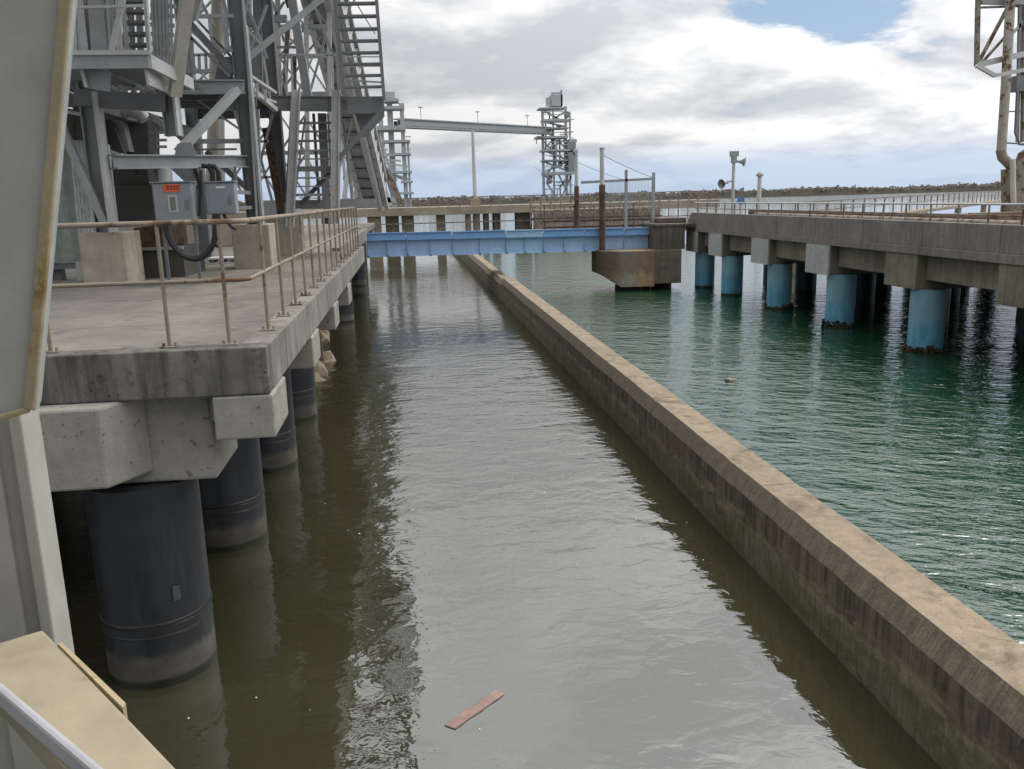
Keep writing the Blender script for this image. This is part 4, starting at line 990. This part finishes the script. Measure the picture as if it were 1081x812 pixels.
b = MB(); q = [P0[0]+upv*.3, P1[0]+upv*.3, P1[0]+upv*1.2, P0[0]+upv*1.2]; b.ext(q, (.05, 0, 0)); b.build('side_sheet', STEEL_D, IB)
q = [P0[1]+upv*.3, P1[1]+upv*.3, P1[1]+upv*1.2, P0[1]+upv*1.2]; b = MB(); b.ext(q, (-.05, 0, 0)); b.build('side_sheet', STEEL, IB)
for k in range(15):
    f0, f1 = k/15, (k+1)/15
    for s_ in range(2):
        a_, c_ = lerp(P0[s_], P1[s_], f0), lerp(P0[s_], P1[s_], f1)
        bm_('lacing', STEEL_L, IB, a_, c_+upv*hgt, .1)
    bm_('cross_tie', STEEL, IB, lerp(P0[0], P1[0], f0)-upv*.1, lerp(P0[1], P1[1], f0)-upv*.1, .16)
bm_('roller_pipe', STEEL_L, IB, P0[0].lerp(P0[1], .75)-upv*.2, P1[0].lerp(P1[1], .75)-upv*.2, .16, kind='tube')
# gantry legs behind
GT = thing('gantry_frame', 'pale grey gantry with leaning legs and cross bracing beyond the stair tower', 'gantry', T(385, 218, 52))
for (x0, y0, x1, y1, w, mt) in ((366,112,402,218,.4,STEEL_L), (374,112,412,218,.3,STEEL_L), (385,135,424,216,.35,STEEL_R), (360,120,381,218,.3,STEEL), (372,150,362,218,.25,STEEL_L), (392,128,372,218,.2,STEEL_L),
    (362,160,392,186,.15,STEEL_L), (396,160,366,188,.15,STEEL), (365,190,398,214,.15,STEEL_L), (400,186,370,212,.15,STEEL_L), (360,140,388,141,.15,STEEL), (362,188,404,188,.2,STEEL), (364,212,420,211,.3,STEEL_L),
    (405,150,396,216,.2,STEEL), (380,118,360,150,.15,STEEL_L), (398,140,404,214,.3,STEEL_R), (366,172,404,170,.12,STEEL), (410,178,424,214,.2,STEEL), (316,214,362,214,.3,STEEL), (316,209,350,210,.1,STEEL_L)):
    bm_('gantry_member', mt, GT, (x0, y0), (x1, y1), w, Y=52)
for k in range(9):     # fanned legs with lacing
    xa, xb = 358+k*5.2, 366+k*7.2
    bm_('gantry_member', (STEEL_L, STEEL)[k % 2], GT, (xa, 108+k*4), (xb, 217), .16, Y=54+k % 3)
    bm_('gantry_member', STEEL_L, GT, (xa+4, 140+k*4), (xb+7, 128+k*6), .1, Y=54)
    bm_('gantry_member', STEEL, GT, (xa+6, 165+k*2), (xb+10, 190), .1, Y=54)

# ------------------------------------------------------------------ far towers and conveyor
FA = thing('transfer_tower', 'pale far transfer tower with round platforms behind the stair tower', 'tower', T(417, 216, 120))
YA = 120.
def fbox(name, mt, par, x0, x1, y0, y1, Y, dep):
    a = T(x0, y0, Y); c = T(x1, y1, Y); b = MB(); b.box(a.x, c.x, Y, Y+dep, c.z, a.z); return b.build(name, mt, par)
fbox('shaft', FAR_STEEL, FA, 408, 420, 108, 222, YA, 1.6)
for (x0, x1, y0, y1, dd) in ((405, 421, 104, 107, 3), (404, 425, 112, 115, 3), (396, 428, 133, 137, 4), (403, 433, 148, 150, 3), (403, 434, 162, 163.5, 3), (402, 435, 181, 182.5, 3), (423, 436, 191, 193, 2), (421, 437, 203, 205, 2)):
    fbox('platform', FAR_STEEL, FA, x0, x1, y0, y1, YA-1, dd)
for x in (403.5, 426, 431.5): fbox('ladder_post', FAR_STEEL, FA, x, x+1.3, 110 if x < 430 else 150, 221, YA-.5, .2)
for (y0, y1) in ((150, 157), (163, 170), (139, 146)): fbox('hand_rail', FAR_STEEL, FA, 428, 434, y0-6, y0-5, YA-1, .1)
fbox('head_house', FAR_STEEL, FA, 405, 417, 97, 104, YA, 1.5); fbox('vent', FAR_STEEL, FA, 421, 427, 109, 116, YA, 1.5)
for x in (406, 410, 414, 418): fbox('rail_post', FAR_STEEL, FA, x, x+.7, 94, 104, YA-.9, .1)
fbox('antenna', FAR_STEEL, FA, 407.5, 408.3, 85, 97, YA+.5, .1)
YB = 150.
FT = thing('conveyor_tower', 'far lattice steel conveyor tower standing right of the thin mast', 'tower', T(590, 218, YB))
z0f = -1
for (x, x2) in ((572.5, 575.5), (583.5, 585), (597, 599), (601.5, 603)):
    top = {572.5: 114, 583.5: 98, 597: 112, 601.5: 118}[x]
    a = T(x, top, YB+(0 if x < 580 or x > 600 else 4)); b = MB(); w = .42 if x in (572.5, 597) else .28
    b.beam((a.x, a.y, 1), (a.x, a.y, a.z), w); b.build('column', FAR_STEEL, FT)
for (x0, x1, y0, y1) in ((570, 598, 112.5, 115), (574, 603, 125, 128), (573, 601, 134, 136), (567, 600, 143, 146), (573, 602, 157, 160), (574, 601, 168, 170.5), (575, 607, 181, 184.5), (575, 602, 191, 192)):
    fbox('platform', FAR_STEEL if int(y0) % 3 else FAR_GREY, FT, x0, x1, y0+.8, y1-.6, YB-1, 4)
for (x0, y0, x1, y1) in ((575,117,590,126), (598,117,584,126), (576,138,597,156), (598,147,578,157), (577,160,597,168), (575,171,600,181), (598,171,576,181), (577,193,589,211), (600,185,590,200), (590,185,603,211), (603,186,592,211), (576,186,583,192), (575,129,598,134)):
    bm_('brace', FAR_STEEL, FT, (x0, y0), (x1, y1), .28, Y=YB)
fbox('head_house', FAR_STEEL, FT, 582, 594, 100, 112, YB, 2.5); fbox('head_frame', FAR_STEEL, FT, 577, 580, 103, 112, YB, 1); fbox('head_frame', FAR_STEEL, FT, 592, 594, 95, 112, YB, 1); fbox('head_frame', FAR_STEEL, FT, 582, 592, 97.5, 99, YB, .5)
fbox('machine_house', FAR_GREY, FT, 599, 608, 150, 157, YB-1, 3); fbox('machine_house', FAR_GREY, FT, 600, 607, 161, 181, YB-1, 3)
fbox('vent_hood', FAR_STEEL, FT, 601, 609, 147, 150, YB-1, 3); fbox('vent_hood', FAR_STEEL, FT, 605, 610, 158, 163, YB-1, 2)
for y in (118, 121, 129, 140, 150, 153, 164, 176): bm_('hand_rail', FAR_STEEL, FT, (573, y), (600, y-.3), .12, Y=YB-1)
for (x0, y0, y1) in ((566, 146, 152), (575, 199, 214), (582, 200, 214), (588, 199, 213)): fbox('rail_post', FAR_STEEL, FT, x0, x0+1, y0, y1, YB-1, .2)
bm_('hand_rail', FAR_STEEL, FT, (575, 200), (589, 199), .2, Y=YB-1); bm_('hand_rail', FAR_STEEL, FT, (575, 206), (589, 206), .2, Y=YB-1)
rr = random.Random(3)
for k in range(46):
    x0 = rr.uniform(573, 602); y0 = rr.uniform(114, 208); kind = rr.random()
    if kind < .3: bm_('pipe', (FAR_GREY, FAR_STEEL)[k % 2], FT, (x0, y0), (x0+.4, y0+rr.uniform(10, 34)), .22, Y=YB+rr.uniform(-.8, 5))
    elif kind < .6: bm_('hand_rail', FAR_STEEL, FT, (x0, y0), (min(606, x0+rr.uniform(6, 18)), y0-.2), .14, Y=YB+rr.uniform(-1, 5))
    elif kind < .8: bm_('brace', FAR_GREY, FT, (x0, y0), (x0+rr.choice((-9, 9)), y0+10), .2, Y=YB+rr.uniform(0, 5))
    else: fbox('equipment', (FAR_GREY, STEEL_D)[k % 2], FT, x0, x0+rr.uniform(2, 5), y0, y0+rr.uniform(3, 6), YB+rr.uniform(-.5, 4), 1)
fbox('lower_deck', CON_FAR, FT, 566, 612, 213, 222, YB-2, 10)
part('tower_leg', CON_FAR, FT, lambda b: b.box(T(575, 215, YB).x, T(605, 215, YB).x, YB-1, YB+5, -1.5, 3))
part('tower_leg', CON_FAR, FA, lambda b: b.box(T(408, 215, YA).x, T(420, 215, YA).x, YA, YA+2, -1.5, T(410, 222, YA).z))
CG = thing('conveyor_gallery', 'long grey enclosed conveyor gallery sloping between the two far towers', 'conveyor', T(500, 132, 135))
ga, gb = T(420, 128.5, YA+1), T(578, 137, YB+1)
def off(p, dz): return p+Vector((0, 0, dz))
bm_('gallery_body', FAR_GREY, CG, off(ga, -.22), off(gb, -.22), 1.5, .6)
bm_('chord', FAR_STEEL, CG, off(ga, .2)+Vector((0, -.87, 0)), off(gb, .2)+Vector((0, -.87, 0)), .16)
bm_('chord', FAR_STEEL, CG, off(ga, -.58)+Vector((0, -.87, 0)), off(gb, -.58)+Vector((0, -.87, 0)), .16)
bm_('gallery_roof', FAR_STEEL, CG, off(ga, .36), off(gb, .36), 1.75, .12); bm_('gallery_floor', FAR_GREY, CG, off(ga, -.72), off(gb, -.72), 1.8, .18)
for k in range(24):
    q0_, q1_ = ga.lerp(gb, k/24), ga.lerp(gb, (k+1)/24)
    f_ = Vector((0, -.87, 0)); d0, d1 = (-.6, .3) if k % 2 else (.3, -.6)
    bm_('lattice', FAR_STEEL, CG, off(q0_, d0)+f_, off(q1_, d1)+f_, .09)
for k in range(25):
    q = ga.lerp(gb, k/24); b = MB(); b.box(q.x-.06, q.x+.06, q.y-.83, q.y+.83, q.z-.64, q.z+.29); b.build('frame_post', FAR_STEEL, CG)
bm_('gallery_back', FAR_STEEL, CG, off(ga, .15)+Vector((0, .7, 0)), off(gb, .15)+Vector((0, .7, 0)), .1, .3)
for px in (440, 495, 552):
    f = (px-420)/(578-420); q = ga.lerp(gb, f)
    b = MB(); b.beam(off(q, .5), off(q, 2.0), .09); lp = b.build('lamp_post', FAR_STEEL, CG)
    b = MB(); b.box(q.x-.35, q.x+.3, q.y-.2, q.y+.2, q.z+2.0, q.z+2.13); b.build('lamp_head', FAR_STEEL, lp)

# ------------------------------------------------------------------ background of the left wharf
b = MB(); b.box(-14, -4.9, 30, 30.5, ZD, ZD+.75); tag(b.build('concrete_barrier', CON_PLINTH, bevel=.03), 'low pale concrete barrier far back under the grey cabinets', 'barrier')
t = thing('white_container', 'distant white container with blue band seen under the cabinets', 'container', (-9, 40, ZD))
ca, cb = T(186, 257, 40), T(224, 243, 40)
part('container_body', WHITE, t, lambda b: b.box(ca.x, cb.x, 40, 42, ZD, cb.z)); part('blue_band', BLUE, t, lambda b: b.box(ca.x+.05, cb.x-.05, 39.95, 39.996, ca.z, ca.z+.25))
t = thing('timber_pallet', 'small pale pallet on the deck under the black cable loop', 'pallet', T(228, 275, 21))
q0, q1 = TZ(219, 279, ZD), TZ(246, 279, ZD)
part('pallet_boards', WHITE, t, lambda b: (b.box(q0.x, q1.x, q0.y, q0.y+.6, ZD+.1, ZD+.14), b.box(q0.x, q1.x, q0.y+.01, q0.y+.05, ZD, ZD+.03)))
part('pallet_block', STEEL_D, t, lambda b: [b.box(q0.x+(q1.x-q0.x)*f, q0.x+(q1.x-q0.x)*f+.12, q0.y+.02, q0.y+.5, ZD+.031, ZD+.098) for f in (.05, .42, .8)])
t = thing('dark_shed', 'low dark shed roof on the horizon behind the leaning rusty brace', 'shed', (-6, 48, ZD))
part('roof', STEEL_D, t, lambda b: b.ext([T(266, 228, 48), T(272, 212, 48), T(300, 211, 48), T(306, 228, 48)], (0, 6, 0)))

# ------------------------------------------------------------------ cream steel frame close to the camera
NF = thing('mooring_frame', 'cream painted steel frame with plate and tan ledge close at the near left', 'frame', (-.8, 1.4, 3))
b = MB(); y_ = 1.40
pl = [T(-90, 470, y_), T(0, 446, y_), T(37, 430, y_), T(76, -12, y_), T(80, -60, y_), T(-90, -60, y_)]
b.ext(pl, (0, .03, 0)); b.build('cover_plate', CREAM, NF, bevel=.006)
EDGE = steel('tan_edge', (.38, .31, .19), (.42, .27, .09), .45, .65, 0, .3)
b = MB(); b.beam(T(31.5, 432, y_-.006), T(71.5, -20, y_-.006), .0165, .012, up=(0,1,0)); b.build('edge_strip', EDGE, NF, bevel=.003)
b = MB(); b.beam(T(-60, 459, y_-.006), T(31, 432, y_-.006), .010, .010, up=(0,1,0)); b.build('edge_strip', EDGE, NF, bevel=.003)
b = MB(); b.beam(T(38, 432, y_+.004), T(78, -20, y_+.004), .003, .02, up=(0,1,0)); b.build('edge_flange', STEEL_L, NF)
yc = 1.62
zl = 3.64
pc = T(22, 440, yc)
CREAM2 = steel('cream_post_paint', (.40, .385, .34), (.36, .25, .11), .1, .5, 0, .2, .05)
b = MB(); q0, q1, q2, q3 = T(-60, 420, yc), T(40, 420, yc), T(55, 672, yc), T(-60, 700, yc)
xa = T(13, 445, yc).x; xb = T(28, 445, yc).x
b.box(xa-.5, xa, yc, yc+.03, 3.3, 4.6); b.build('post_web', CREAM2, NF)
b = MB(); b.box(xa+.001, xb, yc-.02, yc+.06, 3.3, 4.6); b.build('post_flange', CREAM2, NF, bevel=.004)
b = MB(); b.box(xa-.09, xa-.03, yc-.012, yc-.001, 3.3, 4.6); b.build('post_stiffener', CREAM2, NF)
L = [TZ(-40, 690, zl), TZ(45, 664, zl), TZ(62, 681, zl), TZ(190, 814, zl), TZ(240, 870, zl), TZ(150, 900, zl), TZ(0, 733, zl), TZ(-40, 700, zl)]
b = MB(); b.ext(L, (0, 0, -.05)); b.build('ledge', steel('ledge_paint', (.33, .28, .195), (.30, .225, .11), .35, .55, 0, .45, .08), NF, bevel=.006)
L2 = [TZ(61, 681, zl), TZ(65, 679, zl), TZ(133, 744, zl), TZ(130, 749, zl)]
b = MB(); b.ext([p+Vector((0, 0, .003)) for p in L2], (0, 0, -.03)); b.build('ledge_lip', EDGE, NF)
b = MB(); b.beam(TZ(-50, 690, zl+.015), TZ(150, 862, zl+.015), .014, .035); b.build('guide_rail', plain('pale_rail', (.40, .40, .42), .45), NF, bevel=.006)
b = MB(); a_, c_ = TZ(-60, 680, zl+.03), TZ(140, 920, zl+.03)
b.beam(a_+Vector((-.16, -.1, -.0)), c_+Vector((-.16, -.1, -.0)), .25, .03); b.build('inner_plate', CREAM, NF)

# unseen floor, wall and roof added around the viewpoint to block light from behind
b = MB(); b.box(-5, 1.6, -3.2, .35, 2.65, 2.75); b.build('shade_floor', STEEL_D, NF)
b = MB(); b.box(-7, 2.2, -3.3, -3.21, .8, 9.5); b.build('shade_wall', SHED, NF)
b = MB(); b.box(-5, 1.8, -3.2, -.6, 6.8, 6.95); b.build('shade_roof', STEEL_D, NF)

# ------------------------------------------------------------------ floating things
bp = [TZ(469, 764, .02), TZ(480, 768, .02), TZ(533, 731, .02), TZ(523, 727, .02)]
t = thing('floating_board', 'reddish brown wooden board floating in the brown channel', 'board', (bp[0]+bp[2])/2)
b = MB(); n_ = 10; vs = []
A0, A1, B1, B0 = bp
for k in range(n_+1):
    f = k/n_; l = A0.lerp(B0, f); r = A1.lerp(B1, f); w_ = .004*math.sin(k*1.7)
    for q in (l, r): vs += [(q.x+w_, q.y, -.015), (q.x+w_, q.y, (.012+w_*.5))]
fs = []
for k in range(n_):
    i = 4*k; fs += [(i+1, i+3, i+7, i+5), (i, i+1, i+5, i+4), (i+3, i+2, i+6, i+7)]
fs += [(0, 2, 3, 1), (4*n_, 4*n_+1, 4*n_+3, 4*n_+2)]
b.add(vs, fs); b.build('plank', PLANKM, t, bevel=.004)
q = TZ(770, 402, 0)
b = MB(); b.blob((q.x, q.y, .02), .11, 4, 2, .5, .5); b.blob((q.x+.12, q.y, .01), .08, 9, 2, .5, .5); b.beam((q.x-.1, q.y, .05), (q.x-.02, q.y+.05, .2), .03)
tag(b.build('driftwood', plain('driftwood', (.22, .2, .17), .9)), 'small grey driftwood lump floating in the green water', 'driftwood')
b = MB()
for k in range(40):
    x = random.uniform(-2.2, 3.6); y = random.uniform(4.6, 13); r = random.uniform(.003, .009)*(1 if random.random() < .85 else 1.7)
    b.add([(x+r*math.cos(a), y+r*math.sin(a)*1.2, .004) for a in (0, 1.05, 2.1, 3.14, 4.2, 5.2)]+[(x, y, .009)], [(i, (i+1) % 6, 6) for i in range(6)])
tag(b.build('foam_flecks', WHITE), 'tiny white foam flecks on the brown channel water', 'foam', kind='stuff')
